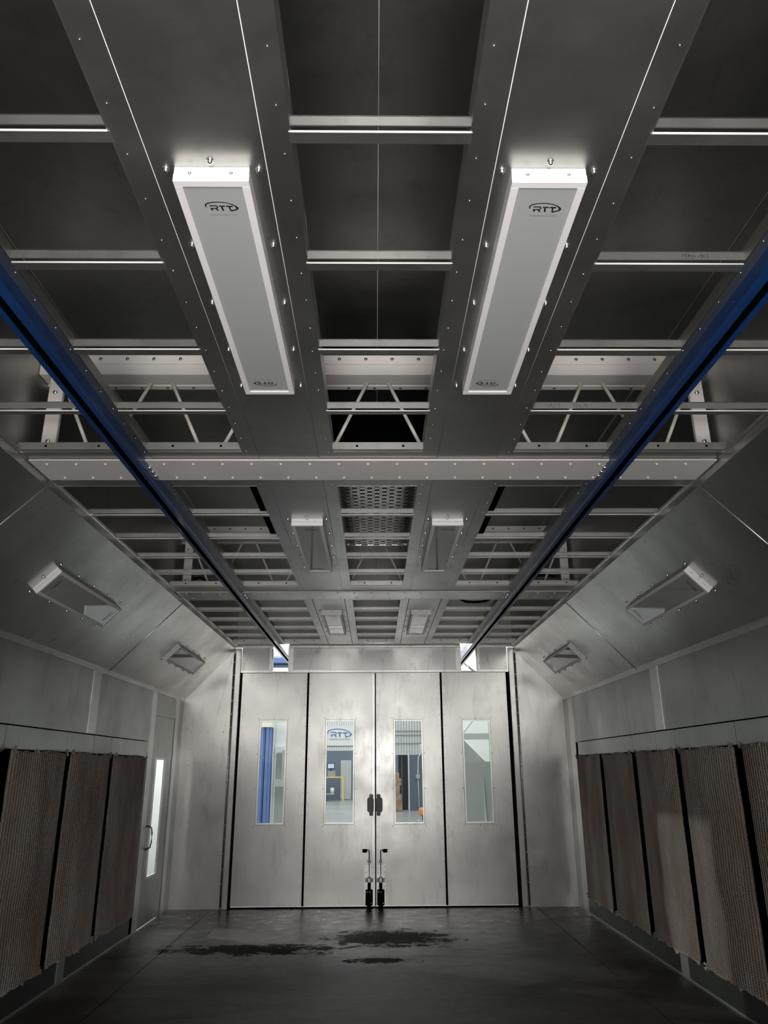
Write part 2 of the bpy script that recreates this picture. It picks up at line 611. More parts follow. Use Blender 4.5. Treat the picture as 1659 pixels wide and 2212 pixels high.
for (x0, x1) in ((-0.748, -0.703), (0.739, 0.784)):
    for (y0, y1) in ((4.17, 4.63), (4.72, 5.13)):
        MB().box(x0, x1, y0, y1, ZC + 0.012, ZC + 0.02).build('gap_shade', 'void', ce)  # black strip in place of the shade in the gap
# pale heads of the small screws along the flanges
sc = MB()
for (a, b_) in secs[1:]:
    y = a + 0.1
    while y < b_ - 0.03:
        for x in (-0.675, -0.247, 0.281, 0.711, -1.212, 1.247):
            sc.dome((x + random.uniform(-.003, .003), y + random.uniform(-.01, .01), ZC), (0, 0, -1), 0.0033, 0.0028, 6)
        y += 0.168
tag(sc.build('screw_heads', 'chrome', ce), kind='stuff')
# side channels between the grid and the coves
for sgn in (-1, 1):
    x = sgn * XB
    mb = MB().box(min(x, x - sgn * 0.022), max(x, x - sgn * 0.022), -2.3, YD - 0.05, ZC + 0.002, ZC + 0.0045)
    mb.box(min(x, x + sgn * 0.003), max(x, x + sgn * 0.003), -2.3, YD, ZB - 0.004, ZC + 0.012)
    o = mb.build('side_channel', 'galv_trim', ce)
    MB().tube([(x, -2.3, ZC), (x, YD - 0.02, ZC)], 0.0045, 8).build('rolled_edge', 'bright_steel', o)
# roof of the plenum: large sheets with a pale joint between them, and its sides
edges_x = [-1.885, XC, 1.885]
for i in range(2):
    for (y0, y1) in ((-2.3, 0.7), (0.7, 3.87), (3.87, 7.05), (7.05, 10.3)):
        MB().box(edges_x[i] + 0.002, edges_x[i + 1] - 0.002, y0 + 0.001, y1 - 0.001, ZROOF, ZROOF + 0.01).build('roof_sheet', 'galv_roof', ce)
MB().box(-2.6, 2.6, -2.3, 10.3, ZROOF + 0.012, ZROOF + 0.03).build('roof_backing', 'primer', ce)
for sgn in (-1, 1):
    for (y0, y1) in ((-2.3, 0.7), (0.7, 3.87), (3.87, 7.05), (7.05, 10.3)):
        MB().box(min(sgn * 1.885, sgn * 1.9), max(sgn * 1.885, sgn * 1.9), y0 + 0.001, y1 - 0.001, ZC + 0.013, ZROOF).build('plenum_side', 'galv_roof', ce)
    MB().tube([(sgn * 1.880, -2.3, ZROOF - 0.004), (sgn * 1.880, 10.25, ZROOF - 0.004)], 0.004, 6).build('corner_bead', 'galv_trim', ce)
MB().box(-2.6, -1.385, YD + 0.06, YD + 0.08, ZC - 0.01, ZROOF).build('plenum_end', 'galv_roof', ce)
MB().box(-1.385, -1.165, YD + 0.06, YD + 0.08, ZC + 0.06, ZROOF).build('plenum_end', 'galv_roof', ce)
MB().box(1.16, 1.38, YD + 0.06, YD + 0.08, ZC + 0.06, ZROOF).build('plenum_end', 'galv_roof', ce)
MB().box(-1.165, 1.16, YD + 0.042, YD + 0.08, 3.15, ZROOF).build('plenum_end', 'galv_roof', ce)
MB().box(1.38, 2.6, YD + 0.06, YD + 0.08, ZC - 0.01, ZROOF).build('plenum_end', 'galv_roof', ce)
MB().box(-2.6, 2.6, -2.32, -2.3, ZC - 0.3, ZROOF).build('plenum_end', 'galv_roof', ce)
# black baffle across the plenum behind the first truss
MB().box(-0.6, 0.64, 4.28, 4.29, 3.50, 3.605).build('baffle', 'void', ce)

sm_ = MB()
for (x0, y0, n_) in ((0.80, 3.14, 9), (0.93, 3.14, 11), (1.02, 2.06, 12)):
    for i in range(n_):
        a_ = random.uniform(0, PI)
        x_ = x0 + i * 0.008
        sm_.tube([(x_, y0 - 0.0006, ZC + 0.012 + 0.006 * math.sin(i * 2.1)), (x_ + 0.010 * math.cos(a_), y0 - 0.0006, ZC + 0.018 + 0.010 * math.sin(a_))], 0.0007, 4)
tag(sm_.build('pencil_marks', 'ink', ce), kind='stuff')

# ------------------------------------------------------------------ coves
CL = math.hypot(2.5 - XB, ZB - ZCV)


def cove_pt(sgn, u, y, lift=0.0):
    """point on the sloping cove, u metres down from its upper edge"""
    xo = XL if sgn < 0 else XR
    dx, dz = (abs(xo) - XB), (ZCV - ZB)
    L = math.hypot(dx, dz)
    nx, nz = dz / L, -dx / L      # towards the room
    return (sgn * (XB + dx * u / L + nx * lift), y, ZB + dz * u / L + nz * lift)


cove_cuts = [-2.3, 0.8, 4.005, 7.20, YD]
for sgn, nm in ((-1, 'left'), (1, 'right')):
    cv = empty('ceiling_cove_' + nm, (sgn * 2.2, 4, 2.8), 'sloping galvanised cove between ceiling grid and side wall', 'ceiling', kind='structure')
    for i in range(4):
        y0, y1 = cove_cuts[i] + 0.002, cove_cuts[i + 1] - 0.002
        mb = MB()
        vs = [cove_pt(sgn, u, y, l) for l in (0, -0.02) for y in (y0, y1) for u in (0, CL)]
        mb.add(vs, [(0, 1, 3, 2), (4, 6, 7, 5), (0, 4, 5, 1), (2, 3, 7, 6), (0, 2, 6, 4), (1, 5, 7, 3)])
        mb.build('cove_panel', 'galv_cove', cv)
        if 0 < i:
            mb = MB()
            mb.tube([cove_pt(sgn, 0.0, y0, 0.001), cove_pt(sgn, CL, y0, 0.001)], 0.0035, 6)
            mb.build('panel_lip', 'galv_trim', cv)
    mb = MB()     # little trim angle at the foot of the cove
    xo = XL if sgn < 0 else XR
    mb.prism([(xo, ZCV - 0.03), (xo - sgn * 0.006, ZCV - 0.03), (xo - sgn * 0.006, ZCV + 0.004), (xo - sgn * 0.03, ZCV + 0.034), (xo - sgn * 0.024, ZCV + 0.038), (xo, ZCV + 0.01)], 1, -2.3, YD)
    mb.build('foot_angle', 'galv_trim', cv)

# ------------------------------------------------------------------ side walls
Z_F0, Z_F1 = 0.185, 1.748     # opening of the filter bank
Z_S = 1.905                    # top of the strip above the filters


def side_wall(nm, X, seams_up, seams_mid, y_end, y_bank_end):
    sgn = -1 if X < 0 else 1
    w = empty('wall_' + nm, (X, 4, 0), 'galvanised side wall of the booth above and below the filters', 'wall', kind='structure')
    xa, xb = min(X, X + sgn * 0.03), max(X, X + sgn * 0.03)
    ys_ = [YR] + seams_up + [y_end]
    for i in range(len(ys_) - 1):
        MB().box(xa, xb, ys_[i] + 0.003, ys_[i + 1] - 0.003, Z_S + 0.006, ZCV + 0.02).build('wall_panel', 'galv_wall', w)
    ys_ = [YR] + seams_mid + [y_bank_end]
    for i in range(len(ys_) - 1):
        MB().box(xa, xb, ys_[i] + 0.003, ys_[i + 1] - 0.003, Z_F1, Z_S - 0.004).build('wall_strip', 'galv_wall', w)
    MB().box(min(X + sgn * 0.032, X + sgn * 0.04), max(X + sgn * 0.032, X + sgn * 0.04), YR, y_end, Z_F1 + 0.01, ZCV).build('wall_core', 'void', w)
    # shallow ledge above the strip
    # (the joint itself is a dark gap backed by the wall core)
    # curb under the filters
    MB().box(xa, xb, YR, y_bank_end, 0, Z_F0).build('curb', 'curb', w)
    MB().box(min(X, X - sgn * 0.004), max(X, X - sgn * 0.004), YR, y_bank_end, 0, 0.014).build('curb_foot', 'galv_trim', w)
    # dark cavity behind the filters
    w0 = w
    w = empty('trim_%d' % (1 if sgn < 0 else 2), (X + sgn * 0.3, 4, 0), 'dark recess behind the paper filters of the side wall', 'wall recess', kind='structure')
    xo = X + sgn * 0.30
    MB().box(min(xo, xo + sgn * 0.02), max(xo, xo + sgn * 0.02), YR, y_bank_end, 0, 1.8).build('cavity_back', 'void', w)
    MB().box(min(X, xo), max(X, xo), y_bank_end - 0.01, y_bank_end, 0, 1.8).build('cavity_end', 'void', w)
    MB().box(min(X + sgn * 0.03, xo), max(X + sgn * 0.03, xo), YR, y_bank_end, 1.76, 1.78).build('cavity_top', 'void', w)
    w = w0
    MB().box(min(X, X - sgn * 0.004), max(X, X - sgn * 0.004), 6.79, 6.94, 0.012, 0.175).build('brace_plate', 'galv_trim', w)
    # covering above the cove foot
    return w


wl = side_wall('left', XL, [3.85, 7.035], [3.2, 4.27, 5.34, 6.42, 7.04, 7.50], 8.72, 8.72)
MB().box(XL - 0.03, XL, 8.63, 8.72, 0, Z_F1).build('door_post', 'galv_trim', wl)
wr = side_wall('right', XR, [3.7, 6.88], [3.2, 4.27, 5.37, 6.47, 6.93, 7.56, 8.68], 9.62, 9.72)
# posts lying on the panels' joints
MB().box(XL, XL + 0.004, 6.84, 7.03, Z_S + 0.01, ZCV).build('cover_strip', 'galv_trim', wl)
MB().box(XR - 0.004, XR, 6.68, 6.87, Z_S + 0.01, ZCV).build('cover_strip', 'galv_trim', wr)
# rest of the right wall up to the door wall
MB().box(XR, XR + 0.03, 9.72, 9.96, 0, ZCV + 0.02).build('corner_post', 'galv_trim', wr)
MB().box(XR, XR + 0.03, 9.62, 9.718, Z_F1, ZCV + 0.02).build('corner_post', 'galv_wall', wr)
MB().box(XR + 0.002, XR + 0.03, 9.964, YD, 0, ZCV + 0.02).build('corner_post', 'galv_wall', wr)
# rest of the left wall around the man door
MB().box(XL - 0.03, XL + 0.004, 8.722, 8.90, 0, ZCV + 0.02).build('door_post', 'galv_trim', wl)
MB().box(XL - 0.03, XL + 0.004, 9.80, 9.95, 0, ZCV + 0.02).build('door_post', 'galv_trim', wl)
MB().box(XL - 0.03, XL, 9.953, YD, 0, ZCV + 0.02).build('corner_post', 'galv_wall', wl)
MB().box(XL - 0.03, XL, 8.902, 9.798, 2.24, ZCV + 0.02).build('door_header', 'galv_wall', wl)
MB().box(XL - 0.03, XL + 0.008, 8.902, 9.798, 2.205, 2.238).build('drip_rail', 'galv_rail', wl)

# man door in the left wall
d5 = empty('door_5', (XL, 9.35, 0), 'narrow galvanised man door with a tall window in the left wall', 'door', kind='structure')
wy0, wy1, wz0, wz1 = 9.10, 9.49, 0.48, 1.73
mb = MB()
x0, x1 = XL - 0.014, XL - 0.002
mb.box(x0, x1, 8.91, 9.765, 0.01, wz0).box(x0, x1, 8.91, 9.765, wz1, 2.206)
mb.box(x0, x1, 8.91, wy0, wz0, wz1).box(x0, x1, wy1, 9.765, wz0, wz1)
mb.build('door_sheet', 'galv_wall', d5)
MB().box(XL - 0.03, XL - 0.01, 9.765, 9.80, 0, 2.2).build('gasket', 'black', d5)
fr_ = MB()
for (a, b_, c, d) in ((wy0, wy1, wz1 - 0.012, wz1 + 0.012), (wy0, wy1, wz0 - 0.012, wz0 + 0.012), (wy0 - 0.012, wy0 + 0.012, wz0, wz1), (wy1 - 0.012, wy1 + 0.012, wz0, wz1)):
    fr_.box(XL - 0.016, XL + 0.003, a, b_, c, d)
wf = fr_.build('window_frame', 'galv_trim', d5)
MB().box(XL - 0.013, XL - 0.011, wy0, wy1, wz0, wz1).build('pane', 'glass', wf)
MB().tube([(XL - 0.002, 8.99, 1.02), (XL + 0.045, 8.99, 1.0), (XL + 0.055, 8.99, 0.94), (XL + 0.055, 8.99, 0.86), (XL + 0.045, 8.99, 0.80), (XL - 0.002, 8.99, 0.78)], 0.008, 8).build('pull_handle', 'dull_steel', d5)

# ------------------------------------------------------------------ wall with the folding doors
wf_ = empty('wall_front', (0, YD, 0), 'galvanised front wall around the folding doors', 'wall', kind='structure')
for sgn in (-1, 1):
    xo = XL if sgn < 0 else XR
    xi = sgn * 1.905
    poly = [(xi, 0.0), (xo, 0.0), (xo, ZCV), (sgn * (XB + 0.03), ZB), (xi, ZB)]
    MB().prism(poly, 1, YD - 0.012, YD + 0.02).build('return_panel', 'galv_door', wf_)
    xa, xb = sorted((sgn * 1.798, sgn * 1.868))
    MB().bbox(xa, xb, YD - 0.045, YD + 0.03, 0, 3.155, 0.004).build('jamb', 'galv_door', wf_)
    MB().box(min(sgn * 1.868, sgn * 1.905), max(sgn * 1.868, sgn * 1.905), YD - 0.008, YD + 0.02, 0, 3.14).build('jamb_recess', 'dull_steel', wf_)
    MB().tube([(sgn * 1.889, YD - 0.026, 0.02), (sgn * 1.889, YD - 0.026, 3.08)], 0.0095, 8).build('hinge_bead', 'galv_trim', wf_)
    for i in range(17):
        z = 0.28 + i * 0.168
        MB().box(sgn * 1.889 - 0.013, sgn * 1.889 + 0.013, YD - 0.040, YD - 0.01, z - 0.006, z + 0.006).build('hinge_clip', 'dull_steel', wf_)
    rb = MB()
    for i in range(4):
        rb.dome((sgn * 1.815, YD - 0.045, 2.55 - i * 0.05), (0, -1, 0), 0.004, 0.003, 6)
    for z in (2.07, 1.86, 1.66):
        for x in (1.98, 2.18, 2.40):
            if not (z == 1.86 and x == 2.18) and sgn < 0:
                rb.dome((sgn * x, YD - 0.012, z), (0, -1, 0), 0.006, 0.004, 8)
    tag(rb.build('rivets', 'dull_steel', wf_), kind='stuff')
# header pieces with the two openings for the blue rails
HZ0, HZ1 = 2.868, 3.16
for (x0, x1) in ((-1.79, -1.385), (-1.165, 1.160), (1.38, 1.785)):
    hd = MB().box(x0, x1, YD - 0.01, YD + 0.04, HZ0, HZ1).build('header_panel', 'galv', wf_)
    e = MB()
    if x0 > -1.7 and x0 < 0:
        e.box(x0, x0 + 0.065, YD - 0.014, YD - 0.0105, HZ0, HZ1).box(x1 - 0.065, x1, YD - 0.014, YD - 0.0105, HZ0, HZ1)
        e.box(x0, x0 + 0.003, YD - 0.03, YD + 0.10, HZ0, HZ1).box(x1 - 0.003, x1, YD - 0.03, YD + 0.10, HZ0, HZ1)
    elif x0 < -1.7:
        e.box(x1 - 0.035, x1, YD - 0.014, YD - 0.0105, HZ0, HZ1).box(x1 - 0.003, x1, YD - 0.03, YD + 0.12, HZ0, HZ1)
    else:
        e.box(x0, x0 + 0.035, YD - 0.014, YD - 0.0105, HZ0, HZ1).box(x0, x0 + 0.003, YD - 0.03, YD + 0.12, HZ0, HZ1)
    e.build('edge_angle', 'galv_trim', hd)
    rb = MB()
    x = x0 + 0.1
    while x < x1 - 0.05:
        rb.dome((x, YD - 0.02, 3.176), (0, -1, 0), 0.005, 0.003, 6)
        x += 0.155
    for x in (x0 + 0.03, x1 - 0.03):
        for z in (2.95, 3.05, 3.11):
            rb.dome((x, YD - 0.015, z), (0, -1, 0), 0.005, 0.003, 6)
    tag(rb.build('rivets', 'dull_steel', hd), kind='stuff')
    MB().box(x0, x1, YD - 0.02, YD + 0.04, 3.163, 3.187).build('top_rail', 'galv_trim', wf_)
    MB().box(x0, x1, YD - 0.012, YD + 0.04, 2.832, 2.862).build('lower_rail', 'galv_trim', wf_)
# track head over the leaves in the gaps, and threshold shadow strip
MB().box(-1.80, 1.79, YD + 0.045, YD + 0.06, 2.80, 2.852).build('door_track', 'shop_white', wf_)
MB().box(-1.80, 1.79, YD - 0.002, YD + 0.04, 0.0, 0.012).build('threshold', 'black', wf_)

# door leaves
leaf_x = [(-1.772, -0.905), (-0.877, -0.012), (0.014, 0.868), (0.896, 1.756)]
win_x = [(-1.512, -1.152), (-0.645, -0.268), (0.244, 0.625), (1.146, 1.512)]
WZ0, WZ1 = 0.945, 2.215
desc = ['outer folding door leaf beside the left jamb, blue column behind its window',
        'folding door leaf left of the centre seam, banner behind its window',
        'folding door leaf right of the centre seam, corrugated wall behind its window',
        'outer folding door leaf beside the right jamb, grey screen behind its window']


def rrect(x0, x1, z0, z1, r, n=4):
    pts = []
    for (cx, cz, a0) in ((x1 - r, z1 - r, 0), (x0 + r, z1 - r, 90), (x0 + r, z0 + r, 180), (x1 - r, z0 + r, 270)):
        for k in range(n + 1):
            t = math.radians(a0 + 90 * k / n)
            pts.append((cx + r * math.cos(t), cz + r * math.sin(t)))
    return pts


for i, ((x0, x1), (wx0, wx1)) in enumerate(zip(leaf_x, win_x)):
    d = empty('door_%d' % (i + 1), ((x0 + x1) / 2, YD, 0), desc[i], 'door', kind='structure')
    y0, y1 = YD, YD + 0.045
    za, zb = 0.022, 2.825
    mb = MB().box(x0, x1, y0, y1, za, WZ0).box(x0, x1, y0, y1, WZ1, zb)
    mb.box(x0, wx0, y0, y1, WZ0, WZ1).box(wx1, x1, y0, y1, WZ0, WZ1)
    mb.build('door_sheet', 'galv_door', d)
    f = MB()
    t = 0.016
    yf = YD - 0.006
    f.box(wx0, wx1, yf, y1 + 0.004, WZ1 - t, WZ1).box(wx0, wx1, yf, y1 + 0.004, WZ0, WZ0 + t)
    f.box(wx0, wx0 + t, yf, y1 + 0.004, WZ0 + t, WZ1 - t).box(wx1 - t, wx1, yf, y1 + 0.004, WZ0 + t, WZ1 - t)
    fo = f.build('window_frame', 'galv_trim', d)
    g = MB()
    q = 0.004
    g.box(wx0 - q, wx1 + q, YD - 0.0015, YD, WZ1, WZ1 + q).box(wx0 - q, wx1 + q, YD - 0.0015, YD, WZ0 - q, WZ0)
    g.box(wx0 - q, wx0, YD - 0.0015, YD, WZ0, WZ1).box(wx1, wx1 + q, YD - 0.0015, YD, WZ0, WZ1)
    g.build('gasket', 'black', fo)
    MB().box(wx0 + t, wx1 - t, YD + 0.018, YD + 0.022, WZ0 + t, WZ1 - t).build('pane', 'glass', fo)
    s = MB()
    for x in (wx0 - 0.02, wx1 + 0.02):
        for z in (WZ0 - 0.022, WZ0 + 0.42, WZ0 + 0.85, WZ1 + 0.022):
            s.dome((x, YD, z), (0, -1, 0), 0.006, 0.005, 8)
    for z in (WZ0 - 0.022, WZ1 + 0.022):
        s.dome(((wx0 + wx1) / 2, YD, z), (0, -1, 0), 0.006, 0.005, 8)
    z = 0.10
    while z < 2.78:
        for x in (x0 + 0.022, x1 - 0.022):
            s.dome((x, YD, z + random.uniform(-.004, .004)), (0, -1, 0), 0.0048, 0.004, 8)
        z += 0.136
    x = x0 + 0.14
    while x < x1 - 0.08:
        s.dome((x, YD, 0.06), (0, -1, 0), 0.0045, 0.004, 8)
        s.dome((x, YD, 2.80), (0, -1, 0), 0.0045, 0.004, 8)
        x += 0.15
    tag(s.build('screw_heads', 'dull_steel', d), kind='stuff')
    # black seal strips of the folding joints
    if i in (0, 2):
        MB().box(x1 + 0.001, leaf_x[i + 1][0] - 0.001, YD + 0.006, YD + 0.03, 0.02, 2.83).build('seal_strip', 'black', d)
    if i == 0:
        MB().box(-1.797, x0 - 0.001, YD + 0.004, YD + 0.03, 0.0, 2.835).build('seal_strip', 'black', d)
    if i == 3:
        MB().box(x1 + 0.001, 1.797, YD + 0.004, YD + 0.03, 0.0, 2.835).build('seal_strip', 'black', d)
    if i == 1:
        MB().bbox(-0.042, -0.002, YD - 0.008, YD - 0.001, 0.02, 2.82, 0.002).build('astragal', 'galv_trim', d)
    if i == 2:
        MB().box(-0.0015, 0.0135, YD + 0.002, YD + 0.02, 0.02, 2.82).build('seal_strip', 'black', d)
    if i in (1, 2):
        sg = -1 if i == 1 else 1
        cx = -0.012 if i == 1 else 0.006      # side of the seam
        # cast pull handle: plate with two eared ends
        h = MB()
        xa, xb = sorted((cx + sg * 0.004, cx + sg * 0.088))
        h.prism(rrect(xa, xb, 1.085, 1.262, 0.028), 1, YD - 0.045, YD - 0.025)
        ea, eb = sorted((cx + sg * 0.012, cx + sg * 0.062))
        h.prism(rrect(ea, eb, 1.255, 1.300, 0.012), 1, YD - 0.030, YD - 0.010)
        h.prism(rrect(ea, eb, 1.045, 1.090, 0.012), 1, YD - 0.030, YD - 0.010)
        h.box(ea + 0.008, eb - 0.008, YD - 0.03, YD - 0.001, 1.10, 1.24)
        ho = h.build('pull_handle', 'handle', d)
        bolts('bolt', 'chrome', ho, [((ea + eb) / 2, YD - 0.030, z) for z in (1.281, 1.066)], (0, -1, 0), 0.0085, 0.005, 10)
        # foot bolt: backing plate, bent rod, collar, spring housing, black foot
        px = cx + sg * 0.062
        bx0, bx1 = sorted((cx + sg * 0.012, cx + sg * 0.120))
        bp_ = MB().box(bx0, bx1, YD - 0.010, YD - 0.0005, 0.05, 0.475).build('bolt_plate', 'galv_trim', d)
        bolts('bolt', 'chrome', bp_, [(x, YD - 0.010, z) for z in (0.455, 0.395, 0.30, 0.235) for x in (bx0 + 0.018, bx1 - 0.012)], (0, -1, 0), 0.006, 0.004)
        rd = MB().tube([(px + sg * 0.075, YD - 0.04, 0.648), (px + sg * 0.02, YD - 0.04, 0.648), (px + sg * 0.006, YD - 0.04, 0.643), (px, YD - 0.04, 0.628), (px, YD - 0.04, 0.16)], 0.0085, 10).build('foot_bolt', 'dull_steel', d)
        k = MB()
        gx0, gx1 = sorted((px + sg * 0.028, px + sg * 0.085))
        k.bbox(gx0, gx1, YD - 0.058, YD - 0.022, 0.622, 0.660, 0.004)
        k.build('grip', 'black', rd)
        k = MB().box(px - 0.02, px + 0.02, YD - 0.052, YD - 0.0005, 0.505, 0.522).box(px - 0.018, px + 0.018, YD - 0.05, YD - 0.0005, 0.53, 0.542)
        k.build('guide', 'dull_steel', rd)
        k = MB().box(px - 0.05, px - 0.022, YD - 0.024, YD - 0.0005, 0.285, 0.332).box(px + 0.022, px + 0.05, YD - 0.024, YD - 0.0005, 0.285, 0.332)
        k.tube([(px + 0.022 * math.cos(t), YD - 0.035, 0.31 + 0.035 * math.sin(t)) for t in [q * PI / 8 for q in range(17)]], 0.006, 8)
        k.build('clamp', 'dull_steel', rd)
        k = MB().tube([(px, YD - 0.035, 0.275), (px, YD - 0.035, 0.20)], 0.02, 12).bbox(px - 0.045, px + 0.045, YD - 0.075, YD - 0.0005, 0.035, 0.205, 0.006)
        k.tube([(px, YD - 0.045, 0.04), (px, YD - 0.045, 0.001)], 0.028, 12)
        ft = k.build('spring_housing', 'black', rd)
        bolts('bolt', 'chrome', bp_, [(px + dx, YD - 0.0755, z) for (dx, z) in ((-0.028, 0.185), (0.004, 0.182), (0.028, 0.06))], (0, -1, 0), 0.010, 0.006, 10)

# ------------------------------------------------------------------ rear end of the booth (behind the camera)
rs = MB().box(-9, 9, -18.1, -18, 0, 7).build('wall_rear_blocker', 'shop_midgrey', None, (0, -18, 0))  # added out of view to keep the bare horizon out of reflections
tag(rs, 'unseen grey wall added behind the open rear end of the booth', 'wall', kind='structure')
rs = MB().box(-9, 9, -18, -9.5, -0.12, -0.004).build('floor_rear_shop', 'shop_floor')
tag(rs, 'shop floor behind the booth', 'floor', kind='structure')
wb = empty('wall_rear', (0, YR, 0), 'galvanised rear wall around the open rear doorway', 'wall', kind='structure')
MB().box(-2.55, -1.85, YR - 0.05, YR, 0, 3.2).build('rear_panel', 'galv_wall', wb)
MB().box(1.85, 2.55, YR - 0.05, YR, 0, 3.2).build('rear_panel', 'galv_wall', wb)
MB().box(-2.6, 2.6, YR, -2.3, ZC, ZC + 0.05).build('rear_soffit', 'galv_ceiling', wb)
for sgn in (-1, 1):
    xo = XL if sgn < 0 else XR
    poly = [(sgn * XB, ZB), (sgn * XB, ZC + 0.02), (sgn * 2.6, ZC + 0.02), (sgn * 2.6, ZCV), (xo, ZCV)]
    MB().prism(poly, 1, YR, -2.3).build('rear_cove', 'galv_cove', wb)

# ------------------------------------------------------------------ roof trusses


def truss(y, label, pm='primer'):
    t = empty('roof_truss', (XC, y, ZC), label, 'truss', 'pale painted roof trusses across the booth')
    pl = MB().box(-XB + 0.012, XB - 0.012, y, y + 0.285, ZC - 0.012, ZC - 0.004)
    pl.build('bottom_plate', pm, t)
    MB().tube([(-XB + 0.012, y + 0.002, ZC - 0.007), (XB - 0.012, y + 0.002, ZC - 0.007)], 0.006, 8).build('plate_lip', 'primer', t)
    bt = MB()
    x = -1.78
    while x < 1.8:
        bt.dome((x, y + 0.045, ZC - 0.012), (0, 0, -1), 0.0085, 0.009, 8)
        bt.dome((x + 0.02, y + 0.245, ZC - 0.012), (0, 0, -1), 0.0085, 0.009, 8)
        x += 0.1585
    tag(bt.build('bolt_heads', 'rod', t), kind='stuff')
    c = MB().box(-XB, XB, y + 0.05, y + 0.09, ZC + 0.003, ZC + 0.07).box(-XB, XB, y + 0.13, y + 0.17, ZC + 0.003, ZC + 0.07)
    c.build('bottom_chord', 'primer', t)
    # stepped top chord
    c = MB().bbox(-1.884, 1.884, y + 0.0, y + 0.12, 3.705, 3.775, 0.006)
    c.bbox(-1.884, 1.884, y + 0.006, y + 0.15, 3.777, 3.835, 0.006)
    c.box(-1.884, 1.884, y + 0.13, y + 0.17, 3.70, 3.712)
    tc = c.build('top_chord', 'primer', t)
    hb = MB()
    x = -2.0
    while x < 2.0:
        hb.dome((x, y + 0.0055, 3.806), (0, -1, 0), 0.010, 0.005, 8)
        hb.dome((x + 0.05, y + 0.15, 3.6995), (0, 0, -1), 0.009, 0.004, 8)
        x += 0.15
    tag(hb.build('bolt_heads', 'dull_steel', tc), kind='stuff')
    for k in range(-3, 4):
        xt = XC + 0.621 * k
        for s_ in (-1, 1):
            if abs(k) == 3 and s_ * k > 0:
                continue
            xb = XC + 0.621 * k + s_ * 0.31
            MB().tube([(xt + s_ * 0.058, y + 0.11, 3.715), (xb - s_ * 0.02, y + 0.11, ZC + 0.02)], 0.0105, 8).build('web_rod', 'rod', t)
    for s_ in (-1, 1):
        xp = XC + s_ * 1.80
        p = MB().bbox(xp - 0.04, xp + 0.04, y + 0.02, y + 0.05, ZC + 0.004, 3.705, 0.004)
        p.box(xp + s_ * 0.034, xp + s_ * 0.04, y + 0.05, y + 0.12, ZC + 0.004, 3.705)
        po = p.build('end_post', 'primer', t)
        bolts('bolt', 'chrome', po, [(xp, y + 0.02, z) for z in (3.30, 3.60)], (0, -1, 0), 0.014, 0.012, 10, 0.005)
    return t


truss(3.73, 'pale grey roof truss and riveted beam nearest the camera, before the perforated plate')
truss(6.90, 'pale grey roof truss and riveted beam farther off, beyond the perforated plate', 'galv_trim')
truss(0.55, 'pale grey roof truss over the camera')

# ------------------------------------------------------------------ perforated plate in the plenum
pp = empty('perforated_diffuser', (XC, 5.5, 3.6), 'perforated metal air plate seen through the middle ceiling opening', 'air diffuser')
mb = MB()
cw, pw, rr, zt, zb_ = 0.0568, 0.077, 0.0232, 3.610, 3.600
cols = 13
x_start = XC - cols * cw / 2
y_start, rows = 4.34, 31
nseg = 12
for ci in range(cols):
    for ri in range(rows):
        cx = x_start + (ci + 0.5) * cw
        cy = y_start + (ri + 0.5) * pw + (pw / 2 if ci % 2 else 0)
        # the plate curves up at both sides
        def zof(x, z):
            t_ = (x - XC) / (cols * cw / 2)
            return z + 0.10 * max(0, abs(t_) - 0.55) ** 1.6
        ring_o, ring_i = [], []
        for k in range(nseg):
            t_ = 2 * PI * k / nseg + PI / nseg
            dx, dy = math.cos(t_), math.sin(t_)
            sc_ = min((cw / 2) / abs(dx) if abs(dx) > 1e-6 else 9, (pw / 2) / abs(dy) if abs(dy) > 1e-6 else 9)
            ring_o.append((cx + dx * sc_, cy + dy * sc_))
            ring_i.append((cx + dx * rr, cy + dy * rr))
        vs = [(x, y, zof(x, zb_)) for x, y in ring_o] + [(x, y, zof(x, zb_)) for x, y in ring_i] + [(x, y, zof(x, zt)) for x, y in ring_i]
        fs = []
        for k in range(nseg):
            k2 = (k + 1) % nseg
            fs.append((k, k2, nseg + k2, nseg + k))
            fs.append((nseg + k, nseg + k2, 2 * nseg + k2, 2 * nseg + k))
        mb.add(vs, fs)
mb.build('perforated_plate', 'galv_trim', pp)
xa, xb = x_start - 0.002, x_start + cols * cw + 0.002
MB().box(xa - 0.004, xa, y_start, y_start + rows * pw + 0.04, 3.60, ZROOF - 0.002).box(xb, xb + 0.004, y_start, y_start + rows * pw + 0.04, 3.60, ZROOF - 0.002).build('side_sheet', 'galv_roof', pp)
MB().box(xa, xb, y_start + rows * pw + 0.035, y_start + rows * pw + 0.05, 3.595, 3.625).build('end_bar', 'galv_trim', pp)
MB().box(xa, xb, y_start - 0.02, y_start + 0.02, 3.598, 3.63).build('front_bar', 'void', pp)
MB().box(xa, xb, y_start, y_start + rows * pw, 3.75, 3.76).build('dark_interior', 'void', pp)

